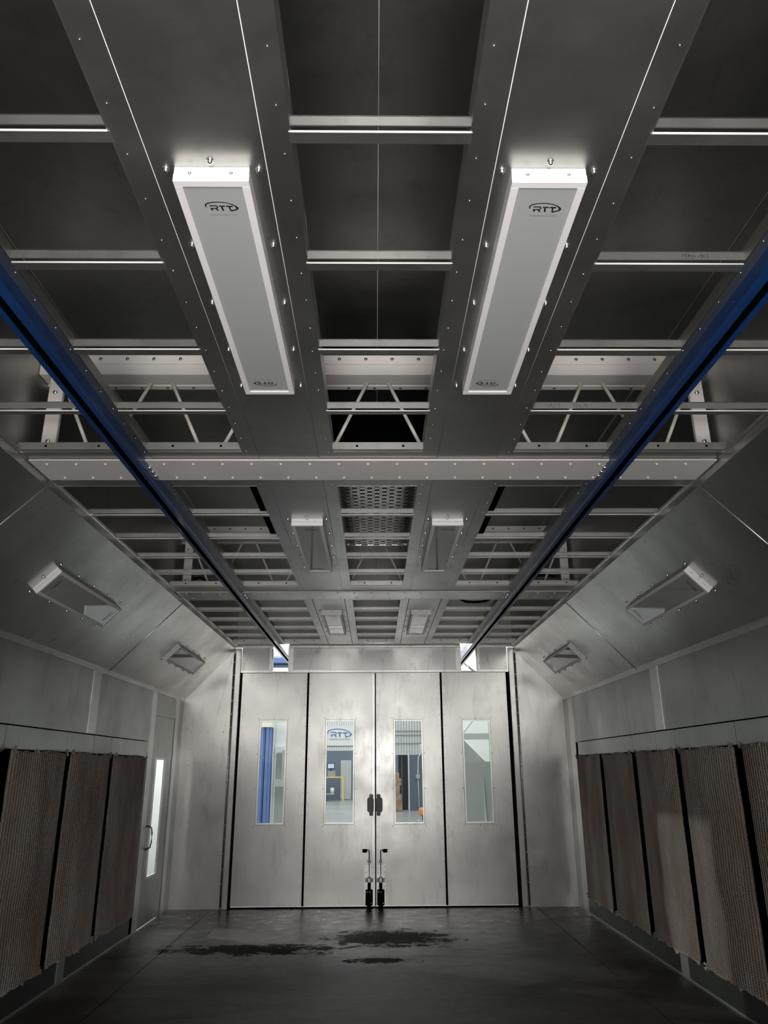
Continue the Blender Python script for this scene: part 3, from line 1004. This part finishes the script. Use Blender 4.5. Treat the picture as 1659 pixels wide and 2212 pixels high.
# black cables hanging in the plenum
for pts, lab in (
        ([(-1.98, 7.62, 3.45), (-1.83, 7.62, 3.50), (-1.68, 7.62, 3.44), (-1.55, 7.62, 3.50)], 'black cable sagging in the roof space by the left blue rail'),
        ([(0.84, 7.62, 3.30), (0.93, 7.62, 3.245), (1.05, 7.62, 3.235), (1.16, 7.62, 3.25), (1.25, 7.62, 3.30), (1.42, 7.62, 3.36), (1.60, 7.62, 3.47), (1.76, 7.62, 3.52), (1.95, 7.62, 3.49), (2.05, 7.62, 3.46)], 'long black cable sagging in the roof space by the right blue rail')):
    t = Vector(pts[0])
    loc = tuple(t)
    # smooth the path
    P = [Vector(p) for p in pts]
    sm = []
    for i in range(len(P) - 1):
        p0, p1, p2, p3 = P[max(i - 1, 0)], P[i], P[i + 1], P[min(i + 2, len(P) - 1)]
        for q in range(5):
            u = q / 5
            sm.append(0.5 * ((2 * p1) + (p2 - p0) * u + (2 * p0 - 5 * p1 + 4 * p2 - p3) * u * u + (3 * p1 - p0 - 3 * p2 + p3) * u ** 3))
    sm.append(P[-1])
    o = MB().tube(sm, 0.013, 8).build('cable', 'black', None, loc)
    tag(o, lab, 'cable')

# ------------------------------------------------------------------ blue overhead rails


def blue_rail(cx, side, label):
    """side: +1 when the outer side is at larger X"""
    t = empty('overhead_rail', (cx, 5.0, 3.12), label, 'rail', 'blue slotted overhead rails')
    ya, yb = -2.2, 11.9
    w, zb2, zt2 = 0.047, 3.125, 3.245
    mb = MB()
    for s_ in (-1, 1):
        xo = cx + s_ * w
        xi = cx + s_ * 0.0165
        mb.prism([(xo, zt2), (xo, zb2 + 0.012), (xo - s_ * 0.007, zb2), (xi, zb2), (xi, zb2 + 0.005), (xo - s_ * 0.006, zb2 + 0.005), (xo - s_ * 0.004, zt2)], 1, ya, yb)
    mb.box(cx - w, cx + w, ya, yb, zt2, zt2 + 0.005)
    mb.build('slotted_track', 'blue', t)
    MB().box(cx - w + 0.0065, cx + w - 0.0065, ya, yb, zb2 + 0.0055, zt2 - 0.001).build('slot_shade', 'void', t)  # black fill that draws the shade inside the slot
    # inner seal angle and its screws; hanger plates at the beams
    for y in (0.69, 3.87, 7.05):
        h = MB().box(cx - side * w - 0.002, cx - side * w + 0.002, y - 0.12, y + 0.12, 3.14, 3.245)
        h.box(cx - 0.05, cx + 0.05, y - 0.03, y + 0.03, 3.245, 3.255)
        ho = h.build('hanger_plate', 'blue', t)
        bolts('bolt', 'chrome', ho, [(cx - side * w - side * 0.002, y + dy, 3.17) for dy in (-0.06, 0.0, 0.06)], (-side, 0, 0), 0.010, 0.012, 8, 0.004)
    return t


blue_rail(-1.284, -1, 'blue slotted steel rail overhead, left of the ceiling lights')
blue_rail(1.320, 1, 'blue slotted steel rail overhead, right of the ceiling lights')

# ------------------------------------------------------------------ the mark on lamp panes and banner
LG = []
sw_o = [(290, 415), (225, 375), (207, 350), (240, 310), (330, 282), (480, 265), (640, 260), (800, 268), (950, 288), (1080, 320), (1180, 362), (1236, 405), (1180, 440), (1080, 465), (970, 482)]
sw_i = [(275, 405), (257, 378), (252, 352), (290, 318), (400, 292), (560, 281), (700, 281), (850, 291), (980, 315), (1080, 346), (1142, 385), (1152, 412), (1120, 428), (1060, 442), (985, 447)]
for i in range(len(sw_o) - 1):
    LG.append([sw_o[i], sw_o[i + 1], sw_i[i + 1], sw_i[i]])
LG += [[(345, 340), (560, 340), (552, 364), (350, 362)], [(556, 340), (604, 366), (566, 378), (548, 364)], [(604, 366), (600, 396), (562, 388), (566, 378)],
       [(600, 396), (562, 420), (545, 402), (562, 388)], [(358, 400), (548, 400), (562, 420), (430, 420), (366, 420)], [(366, 420), (430, 420), (430, 460), (378, 458)],
       [(500, 420), (562, 420), (614, 464), (556, 464)],
       [(628, 370), (642, 347), (830, 350), (816, 379)], [(688, 378), (742, 378), (768, 466), (714, 466)],
       [(843, 376), (860, 350), (1062, 353), (1046, 383)], [(925, 380), (976, 381), (985, 447), (970, 482), (948, 465)]]


def mark_mesh(width, asp, m, flip=1):
    """flat mark in the XY plane centred at 0; asp stretches its height; normal -Z"""
    mb = MB()
    s_ = width / 1030.0
    for q in LG:
        vs = [((p[0] - 720) * s_, -(p[1] - 372) * s_ * asp * flip, 0) for p in q]
        mb.add(vs, [tuple(range(len(vs)))])
    return mb


def text_mesh(body, size, m):
    cu = bpy.data.curves.new('lettering', 'FONT')
    cu.body = body
    cu.size = size
    cu.align_x = 'CENTER'
    o = bpy.data.objects.new('lettering', cu)
    C.objects.link(o)
    dg = bpy.context.evaluated_depsgraph_get()
    me = bpy.data.meshes.new_from_object(o.evaluated_get(dg))
    bpy.data.objects.remove(o)
    bpy.data.curves.remove(cu)
    me.materials.clear()
    me.materials.append(M[m])
    return me


tx1 = text_mesh('FINISHING SOLUTIONS', 0.0078, 'ink_grey')

# ------------------------------------------------------------------ light fixtures
FX_L, FX_W, FX_H = 1.245, 0.211, 0.050


def make_fixture():
    """local: x across, y along, hanging towards -z from the mounting plane z = 0"""
    t = empty('light_fixture', (0, 0, 0))
    hw = FX_W / 2
    MB().bbox(-hw + 0.001, hw - 0.001, 0.001, FX_L - 0.001, -0.022, 0.0, 0.001).build('housing', 'white', t, local=True)
    f = MB()
    fw = 0.023
    z0, z1 = -FX_H, -0.0235
    f.bbox(-hw, hw, 0, fw, z0, z1, 0.0012).bbox(-hw, hw, FX_L - fw, FX_L, z0, z1, 0.0012)
    f.bbox(-hw, -hw + fw, fw - 0.001, FX_L - fw + 0.001, z0, z1, 0.0012).bbox(hw - fw, hw, fw - 0.001, FX_L - fw + 0.001, z0, z1, 0.0012)
    fo = f.build('door_frame', 'white', t, local=True)
    bolts('screw', 'chrome', fo, [(x, -0.0002, -0.0225) for x in (-0.06, 0.055)], (0, -1, 0), 0.005, 0.004)
    p = MB().box(-hw + fw, hw - fw, fw, FX_L - fw, -FX_H + 0.006, -FX_H + 0.010).build('pane', 'pane_lamp', t, local=True)
    zz = -FX_H + 0.0055
    # marks at both ends: lettering reads from its own end of the lamp
    for (yy, rot) in ((0.106, 0), (FX_L - 0.085, PI)):
        mm = mark_mesh(0.098, 1.9, 'ink')
        me = mm.mesh('printed_mark', 'ink')
        o = bpy.data.objects.new('printed_mark', me)
        C.objects.link(o)
        o.parent = p
        # seen from below: turn the face down
        o.matrix_local = Matrix.Translation((0.010 if rot == 0 else -0.010, yy, zz)) @ Matrix.Rotation(rot, 4, 'Z') @ Matrix.Diagonal((1, -1, 1, 1))
        o2 = bpy.data.objects.new('printed_line', tx1)
        C.objects.link(o2)
        o2.parent = p
        off = 0.036 if rot == 0 else -0.036
        o2.matrix_local = Matrix.Translation((0.010 if rot == 0 else -0.010, yy + off, zz)) @ Matrix.Rotation(rot, 4, 'Z') @ Matrix.Diagonal((1, -1, 1, 1))
    # acorn nuts round the fixture
    nm_ = MB().dome((0, 0, 0), (0, 0, -1), 0.0105, 0.004, 6, 0.0035)
    nm_.dome((0, 0, -0.0035), (0, 0, -1), 0.0078, 0.0095, 10, 0.002)
    nm = nm_.mesh('acorn_nut', 'chrome')
    for y in (0.010, 0.327, 0.640, 0.958, 1.275 - 0.02):
        for x in (-0.1295, 0.1295):
            inst(nm, 'acorn_nut', t, (x, y, 0))
    inst(nm, 'acorn_nut', t, (0, -0.022, 0))
    inst(nm, 'acorn_nut', t, (0, FX_L + 0.025, 0))
    return t


proto = make_fixture()
first = True
places = []
order = ['nearest the camera', 'in the middle of its row', 'at the far end of its row']
for k, y in enumerate((1.66, 4.75, 7.80)):
    for (cx, sd) in ((-0.4525, 'left'), (0.4885, 'right')):
        places.append(((cx, y, ZC), None, 'long white ceiling light with frosted pane, %s row, %s' % (sd, order[k].replace('its row', 'the row')), 'ceiling lights in two rows'))
order2 = ['nearer one', 'farther one, close to the doors']
for k, y in enumerate((4.86, 8.08, 1.66)):
    for sgn, sd in ((-1, 'left'), (1, 'right')):
        c0 = Vector(cove_pt(sgn, 0.455, y))
        d = (Vector(cove_pt(sgn, 1, 0)) - Vector(cove_pt(sgn, 0, 0))).normalized()     # down the slope
        xax = -d if sgn > 0 else d
        xax = d * sgn                      # local x
        yax = Vector((0, 1, 0))
        zax = xax.cross(yax)
        mt = Matrix((xax, yax, zax)).transposed().to_4x4()
        mt.translation = c0
        lab = ('white framed light set in the sloping cove %s, %s' % (sd, order2[k])) if k < 2 else 'white framed light in the sloping cove %s, beside the camera' % sd
        places.append((None, mt, lab, 'lights in the sloping coves'))
for loc, mtx, lab, grp in places:
    o = proto if first else copy_tree(proto)
    first = False
    if loc:
        o.location = loc
        o.rotation_euler = (0, 0, 0)
    else:
        o.matrix_world = mtx
    tag(o, lab, 'ceiling light', grp)

# ------------------------------------------------------------------ pleated paper filters
FW, FH = 0.965, 1.545


def filter_mesh(seed, nx=54, nz=100):
    """local: y along the wall (0..FW), z up (0..FH), x towards the room"""
    r = np.random.default_rng(seed)
    cw_, ch_ = FW / nx, FH / nz
    I, J = np.meshgrid(np.arange(nx), np.arange(nz), indexing='ij')
    I, J = I.ravel(), J.ravel()
    cy = (I + 0.5) * cw_
    cz = (J + 0.5) * ch_ + np.where(I % 2, ch_ * 0.5, 0) - ch_ * 0.25
    n = len(cy)
    ph = r.uniform(0, 6, 6)

    def surf(y, z):
        b_ = 0.028 * np.sin(np.pi * np.clip(y / FW, 0, 1)) ** 0.6
        e_ = np.sin(np.pi * np.clip(y / FW, 0, 1))
        b_ += e_ * (0.006 * np.sin(y * 7 + ph[0] + z * 1.3) * np.sin(z * 4 + ph[1]) + 0.004 * np.sin(z * 11 + ph[2] + y * 3))
        return b_

    wob = 0.0015 * np.sin(cz * 5 + ph[3]) + 0.0015 * np.sin(cz * 17 + ph[4])
    cy = cy + wob + r.normal(0, 0.0006, n)
    cz = cz + 0.010 * np.sin(cy * 9 + ph[5]) + r.normal(0, 0.0005, n)
    V = np.zeros((n, 12, 3))
    O = [(-.5, -.5), (.5, -.5), (.5, .5), (-.5, .5)]
    Q = [(-.30, -.18), (.10, -.38), (.34, .18), (-.06, .38)]
    for k in range(4):
        yo, zo = cy + O[k][0] * cw_, cz + O[k][1] * ch_
        V[:, k] = np.stack([surf(yo, zo) + 0.0045 * ((I + (k in (1, 2))) % 2), yo, zo], 1)
        yi, zi = cy + Q[k][0] * cw_, cz + Q[k][1] * ch_
        h = surf(cy, cz) + 0.001
        V[:, 4 + k] = np.stack([h, yi, zi], 1)
        V[:, 8 + k] = np.stack([h - 0.015, yi, zi], 1)
    base = (np.arange(n) * 12)[:, None]
    quads = []
    for k in range(4):
        k2 = (k + 1) % 4
        quads.append(np.array([k, k2, 4 + k2, 4 + k]))
        quads.append(np.array([4 + k, 4 + k2, 8 + k2, 8 + k]))
    quads.append(np.array([8, 9, 10, 11]))
    F = np.concatenate([base + q[None, :] for q in quads], 0)
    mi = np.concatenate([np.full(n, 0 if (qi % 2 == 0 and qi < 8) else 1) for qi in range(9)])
    me = bpy.data.meshes.new('pleated_media')
    V = V.reshape(-1, 3)
    me.vertices.add(len(V))
    me.vertices.foreach_set('co', V.ravel())
    me.loops.add(F.size)
    me.loops.foreach_set('vertex_index', F.ravel())
    me.polygons.add(len(F))
    me.polygons.foreach_set('loop_start', np.arange(0, F.size, 4))
    me.polygons.foreach_set('loop_total', np.full(len(F), 4))
    me.polygons.foreach_set('material_index', mi)
    me.materials.append(M['paper'])
    me.materials.append(M['paper_shade'])
    me.update()
    me.validate()
    return me


fmesh = [filter_mesh(3), filter_mesh(11)]


def torn_mesh(seed, top):
    """ragged paper lip along the upper or lower edge"""
    random.seed(seed)
    mb = MB()
    n = 44
    pts0, pts1 = [], []
    for i in range(n + 1):
        y = FW * i / n
        b_ = 0.028 * math.sin(PI * min(max(i / n, 0), 1)) ** 0.6
        amp = random.uniform(0.0, 0.012) + (0.018 if random.random() < 0.08 else 0)
        if i in (0, 1, n, n - 1):
            amp += random.uniform(0.01, 0.028)
        z = FH - 0.012 if top else 0.010
        dz = amp if top else -amp
        pts0.append((b_ + 0.006, y, z))
        pts1.append((b_ + 0.008 + random.uniform(-.004, .012), y + random.uniform(-.004, .004), z + dz))
    vs = pts0 + pts1 + [(p[0] - 0.01, p[1], p[2]) for p in pts0]
    m_ = n + 1
    fs = []
    for i in range(n):
        fs.append((i, i + 1, m_ + i + 1, m_ + i))
        fs.append((i, 2 * m_ + i, 2 * m_ + i + 1, i + 1))
    mb.add(vs, fs)
    return mb.mesh('torn_edge', 'paper')


torn = [torn_mesh(5, True), torn_mesh(6, True), torn_mesh(7, False), torn_mesh(8, False)]
fl_r = [('nearest the camera on the right wall, mostly out of view', 2.17), ('near the camera on the right wall, cut by the picture edge', 4.30 - 0.0),
        ('on the right wall, second from the picture edge', 5.385 + 0.0), ('in the middle of the right wall', 6.465),
        ('on the right wall, second from the door corner', 7.56), ('on the right wall, farthest, next to the door corner', 8.665)]
fl_l = [('nearest the camera on the left wall, mostly out of view', 2.17), ('near the camera on the left wall, cut by the picture edge', 4.29),
        ('on the left wall, third from the man door', 5.415), ('on the left wall, second from the man door', 6.475), ('on the left wall, next to the man door', 7.535)]
k = 0
for sgn, X, lst in ((1, XR, fl_r), (-1, XL, fl_l)):
    for lab, y in lst:
        x = X - sgn * 0.020
        t = empty('paper_filter', (x, y, 0.195), 'brown pleated paper filter ' + lab, 'air filter', 'brown pleated paper filters along both walls')
        if sgn > 0:
            rot, loc = PI, (0, FW, 0)       # local +x has to point to -x
        else:
            rot, loc = 0, (0, 0, 0)
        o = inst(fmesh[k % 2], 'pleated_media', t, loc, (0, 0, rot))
        o['kind'] = 'stuff'
        inst(torn[k % 2], 'torn_edge', t, loc, (0, 0, rot))
        inst(torn[2 + k % 2], 'torn_edge', t, loc, (0, 0, rot))
        if y == 7.535:
            t.scale = (1, 1.115, 1)      # the last one is pressed up to the door post
        # paper flaps folded over at the upper and lower corners
        random.seed(int(y * 100))
        for (yy, zz_) in ((0.02, FH - 0.004), (FW - 0.02, FH - 0.006), (FW - 0.02, 0.006)):
            mb = MB()
            lx = -sgn
            n_ = 7
            for q in range(n_):
                a0 = 2 * PI * q / n_ + random.uniform(-.2, .2)
                rr_ = random.uniform(0.018, 0.05)
                mb.add([(lx * 0.004, yy, zz_), (lx * random.uniform(.010, .03), yy + rr_ * math.cos(a0), zz_ + rr_ * 0.8 * math.sin(a0)), (lx * random.uniform(.008, .02), yy + rr_ * math.cos(a0 + 0.7), zz_ + rr_ * 0.8 * math.sin(a0 + 0.7))], [(0, 1, 2)])
            mb.build('torn_flap', 'paper', t, local=True)
        k += 1
# ------------------------------------------------------------------ the shop beyond the doors
sf = MB().box(-14, 14, YD + 0.13, 46, -0.12, -0.005).build('floor_shop', 'shop_floor')
tag(sf, 'pale concrete floor of the shop outside the folding doors', 'floor', kind='structure')
YS = 45.0
ws = empty('wall_shop', (0, YS, 0), 'far shop wall, white ribbed above and blue grey below', 'wall', kind='structure')
MB().box(-14, 14, YS, YS + 0.1, 2.62, 8).build('upper_sheet', 'shop_white', ws)
MB().box(-14, 14, YS - 0.05, YS + 0.05, 0, 2.62).build('lower_board', 'shop_bluegrey', ws)
rb = MB()
for i in range(90):
    x = -6 + i * 0.135
    rb.box(x, x + 0.03, YS - 0.04, YS, 2.64, 5.5)
tag(rb.build('ribs', 'shop_midgrey', ws), kind='stuff')
MB().box(-1.95, -1.35, YS - 0.09, YS - 0.05, 0.02, 2.1).build('door_slab', 'shop_midgrey', ws)

bn = empty('wall_banner', (-2.0, YS - 0.1, 3.44), 'white banner with blue RTT lettering high on the far shop wall', 'banner')
MB().box(-2.80, -1.20, YS - 0.10, YS - 0.08, 2.89, 3.99).build('cloth', 'white', bn)
for (body, z, size) in (('FINISHING SOLUTIONS', 3.20, 0.115),):
    me = text_mesh(body, size, 'ink_blue')
    o = bpy.data.objects.new('lettering', me)
    C.objects.link(o)
    o.parent = bn
    o.matrix_local = Matrix.Translation((-0.03, -0.014, z - 3.44)) @ Matrix.Rotation(PI / 2, 4, 'X')
mm = mark_mesh(1.45, 1.6, 'ink_blue').mesh('printed_mark', 'ink_blue')
o = bpy.data.objects.new('printed_mark', mm)
C.objects.link(o)
o.parent = bn
o.matrix_local = Matrix.Translation((-0.04, -0.014, 0.14)) @ Matrix.Rotation(PI / 2, 4, 'X')

# yellow bench with boxes and a screen
bt = empty('work_bench', (-2.3, 43.5, 0), 'yellow framed work bench by the far shop wall', 'bench')
MB().box(-3.6, -1.72, 43.2, 43.9, 1.17, 1.23).build('bench_top', 'yellow', bt)
for x in (-3.55, -1.78):
    MB().box(x, x + 0.07, 43.2, 43.27, 0, 1.17).build('leg', 'yellow', bt)
    MB().box(x, x + 0.07, 43.83, 43.9, 0, 1.17).build('leg', 'yellow', bt)
MB().box(-3.5, -2.22, 43.25, 43.85, 0.32, 0.36).build('lower_shelf', 'shop_midgrey', bt)
o = MB().box(-2.58, -2.18, 43.4, 43.75, 1.23, 1.53).build('parts_box', 'shop_grey', None, (-2.38, 43.5, 1.23))
tag(o, 'grey parts box standing on the yellow bench', 'box')
sr = empty('computer_screen', (-2.4, 43.4, 1.53), 'pale glowing computer screen above the yellow bench', 'screen')
MB().box(-2.62, -2.22, 43.42, 43.46, 1.64, 1.93).build('bezel', 'black', sr)
MB().box(-2.59, -2.25, 43.41, 43.42, 1.67, 1.90).build('display', 'screen', sr)
MB().box(-2.45, -2.39, 43.44, 43.5, 1.53, 1.66).build('stand', 'black', sr)
for (x, z, lab) in ((-2.35, 0.84, 'upper white pail under the yellow bench'), (-2.34, 0.36, 'lower white pail under the yellow bench')):
    if z > 0.5:
        continue
    o = MB().tube([(x, 43.5, 0.36), (x, 43.5, 0.66)], [0.10, 0.12], 12).build('pail', 'white', None, (x, 43.5, 0.36))
    tag(o, 'white pail on the shelf of the yellow bench', 'pail')

# view through the third window: nearer grey wall with conduit, dark doorway, cartons, machine
w3 = empty('wall_divider', (1.6, 33, 0), 'grey divider wall in the shop with a dark doorway beside it', 'wall', kind='structure')
MB().box(1.42, 6.0, 33.0, 33.1, 0, 2.17).build('lower_board', 'shop_bluegrey', w3)
MB().box(0.30, 6.0, 33.0, 33.1, 2.17, 5.2).build('upper_sheet', 'shop_white', w3)
rb = MB()
for i in range(16):
    x = 0.52 + i * 0.115
    rb.box(x, x + 0.016, 32.97, 33.0, 2.2, 5.2)
tag(rb.build('ribs', 'shop_grey', w3), kind='stuff')
for z in (2.62, 2.95, 3.12):
    MB().box(0.4, 2.4, 32.96, 32.985, z, z + 0.025).build('girt', 'shop_grey', w3)
MB().box(1.38, 1.43, 32.9, 33.05, 0, 2.4).build('door_post', 'shop_white', w3)
MB().box(0.98, 1.38, 33.3, 33.4, 0.0, 2.17).build('door_curtain', 'dark_blue', w3)
MB().box(1.12, 1.14, 33.27, 33.3, 0.0, 2.1).build('curtain_edge', 'shop_grey', w3)
cd = empty('conduit_run', (1.8, 32.95, 0), 'bent white conduit with grey junction box on the divider wall', 'conduit')
MB().tube([(1.93, 32.90, 2.6), (1.93, 32.90, 2.25), (1.82, 32.90, 2.08), (1.80, 32.90, 1.9), (1.78, 32.90, 1.30), (1.82, 32.90, 0.0)], 0.022, 8).build('tube', 'shop_white', cd)
MB().bbox(1.70, 1.86, 32.84, 32.955, 1.22, 1.38, 0.01).build('junction_box', 'shop_midgrey', cd)
zz = 0.0
for i, (w_, h_, dx) in enumerate(((0.44, 0.34, 0), (0.40, 0.30, 0.01), (0.36, 0.34, -0.02), (0.40, 0.26, 0.0), (0.34, 0.22, -0.02))):
    x0 = 0.66 + dx
    o = MB().bbox(x0, x0 + w_, 32.2, 32.6, zz, zz + h_, 0.012).build('carton', 'brown_box', None, (x0 + w_ / 2, 32.4, zz))
    names = ['lowest', 'second from the floor', 'middle one', 'second from the top', 'topmost']
    tag(o, 'brown carton in the stack seen through the third door window, ' + names[i], 'carton', 'stacked brown cartons')
    zz += h_
mc = empty('floor_machine', (1.33, 21.5, 0), 'orange and grey machine on the shop floor beyond the third window', 'machine')
MB().bbox(1.12, 1.40, 21.3, 21.8, 0.06, 0.30, 0.02).build('base_box', 'shop_grey', mc)
MB().bbox(1.17, 1.42, 21.4, 21.7, 0.42, 0.62, 0.05).build('orange_cover', 'orange', mc)
MB().box(1.26, 1.32, 21.5, 21.56, 0.28, 0.44).build('neck', 'black', mc)
MB().tube([(1.33, 21.5, 0.62), (1.37, 21.5, 0.95)], 0.012, 8).build('handle_bar', 'chrome', mc)
MB().tube([(1.37, 21.5, 0.95), (1.37, 21.5, 1.12)], 0.02, 8).build('handle_grip', 'black', mc)
for x in (1.15, 1.37):
    MB().tube([(x - 0.02, 21.4, 0.055), (x + 0.02, 21.4, 0.055)], 0.055, 12).build('wheel', 'black', mc)

# through the first window: blue steel column, white corner post, grey cabinet panels
bc = empty('steel_column', (-1.76, 12.5, 0), 'blue steel column outside the first folding door leaf', 'column')
MB().box(-1.855, -1.655, 12.5, 12.515, 0, 2.25).box(-1.855, -1.655, 12.70, 12.715, 0, 2.25).box(-1.762, -1.748, 12.5, 12.71, 0, 2.25).build('h_section', 'blue_shop', bc)
MB().bbox(-1.80, -1.785, 12.478, 12.5, 0, 2.25, 0.003).build('edge_rib', 'blue_shop', bc)
MB().bbox(-1.715, -1.70, 12.478, 12.5, 0, 2.25, 0.003).build('edge_rib', 'blue_shop', bc)
MB().box(-1.87, -1.655, 12.48, 12.73, 2.25, 2.62).build('cap_block', 'shop_cream', bc)
sw = empty('shop_cabinet', (-1.4, 12.9, 0), 'white and grey panelled cabinet behind the first door window', 'cabinet')
MB().box(-1.650, -1.620, 12.74, 12.79, 0, 2.6).build('corner_post', 'white', sw)
MB().box(-1.615, -1.2, 12.75, 12.78, 1.96, 2.7).build('upper_panel', 'shop_white', sw)
MB().box(-1.615, -1.2, 12.70, 12.78, 1.865, 1.955).build('ledge', 'shop_white', sw)
MB().box(-1.615, -1.2, 12.80, 12.82, 1.45, 1.86).build('middle_panel', 'shop_midgrey', sw)
MB().box(-1.615, -1.2, 12.70, 12.78, 1.355, 1.455).build('ledge', 'shop_white', sw)
MB().box(-1.615, -1.2, 12.80, 12.82, 0, 1.35).build('lower_panel', 'shop_midgrey', sw)
MB().box(-1.475, -1.40, 12.5, 12.7, 1.45, 1.90).build('control_box', 'shop_grey', sw)
o = MB().box(-2.6, -1.64, 13.2, 13.25, 0, 5).build('wall_backing', 'shop_cream', None, (-2.1, 13.2, 0))
tag(o, 'cream wall behind the blue steel column', 'wall', kind='structure')

# through the fourth window: grey screen with a sloping top, bar and brace before a white wall
g4 = empty('grey_screen', (1.85, 14.0, 0), 'tall grey screen with a sloping top edge behind the fourth door window', 'screen')
MB().prism([(1.45, 0), (2.6, 0), (2.6, 1.72), (1.97, 1.72), (1.925, 1.755), (1.58, 2.10), (1.45, 2.10)], 1, 14.0, 14.04).build('panel', 'shop_grey', g4)
MB().box(1.4, 2.6, 14.06, 14.12, 2.10, 2.205).build('cross_bar', 'shop_midgrey', g4)
MB().prism([(1.58, 2.205), (1.605, 2.205), (1.86, 2.50), (1.835, 2.50)], 1, 14.06, 14.1).build('brace', 'shop_midgrey', g4)
MB().prism([(1.905, 0), (1.975, 0), (1.955, 0.5), (1.925, 1.0), (1.915, 1.45), (1.908, 1.0)], 1, 13.975, 13.995).build('fold', 'shop_midgrey', g4)
MB().box(1.3, 4.2, 15.0, 15.05, 0, 5).build('back_sheet', 'shop_white', g4)

# above the header, seen through the two slots
ho = empty('shop_crossbeam', (-1.48, 12.0, 3.1), 'blue crossbeam behind the left slot of the header', 'beam')
MB().box(-1.75, -1.22, 12.0, 12.1, 3.20, 3.285).build('web_plate', 'blue_shop', ho)
MB().box(-1.75, -1.22, 11.98, 12.12, 3.18, 3.20).build('bottom_flange', 'dark_blue', ho)
MB().box(-1.75, -1.22, 12.02, 12.08, 3.135, 3.175).build('lower_plate', 'blue_shop', ho)
MB().box(-1.75, -1.22, 12.16, 12.2, 3.30, 3.34).build('rail_strip', 'shop_midgrey', ho)
for x in (-1.75, -1.26):
    MB().box(x, x + 0.04, 12.1, 12.80, 3.21, 3.34).build('bracket', 'blue_shop', ho)
pn = MB().box(-2.4, -1.0, 12.8, 12.84, 2.7, 4.6).build('wall_sheet', 'shop_cream', None, (-1.7, 12.8, 2.7))
tag(pn, 'cream wall sheet behind the left slot of the header', 'wall', kind='structure')
pn = MB().box(1.0, 2.2, 12.5, 12.54, 2.7, 4.4).build('wall_sheet', 'shop_cream', None, (1.5, 12.5, 2.7))
tag(pn, 'cream wall sheet behind the right slot of the header', 'wall', kind='structure')
pi_ = empty('steel_pipe', (1.45, 12.0, 3.1))
MB().tube([(1.33, 12.0, 3.275), (1.62, 12.0, 3.005)], 0.019, 12).build('tube', 'chrome', pi_)
MB().box(1.60, 1.63, 12.0, 12.5, 2.99, 3.02).build('bracket', 'chrome', pi_)
MB().box(1.315, 1.345, 12.0, 12.5, 3.26, 3.29).build('bracket', 'chrome', pi_)
tag(pi_, 'shiny slanting steel pipe behind the right slot of the header', 'pipe')

# outside the man door: bright passage wall
ow = MB().box(-5.2, -5.15, 5.0, 14.0, 0, 4).build('wall_passage', 'shop_white', None, (-5.2, 9, 0))
tag(ow, 'white passage wall outside the man door', 'wall', kind='structure')
of = MB().box(-5.2, -2.9, 5.0, 12.6, -0.12, -0.005).build('floor_passage', 'shop_floor')
tag(of, 'concrete passage floor outside the man door', 'floor', kind='structure')
ow = MB().box(-5.15, -2.62, 12.6, 12.65, 0, 4).build('wall_passage_end', 'shop_white', None, (-4, 12.6, 0))
tag(ow, 'white end wall of the passage outside the man door', 'wall', kind='structure')
bpy.context.view_layer.update()
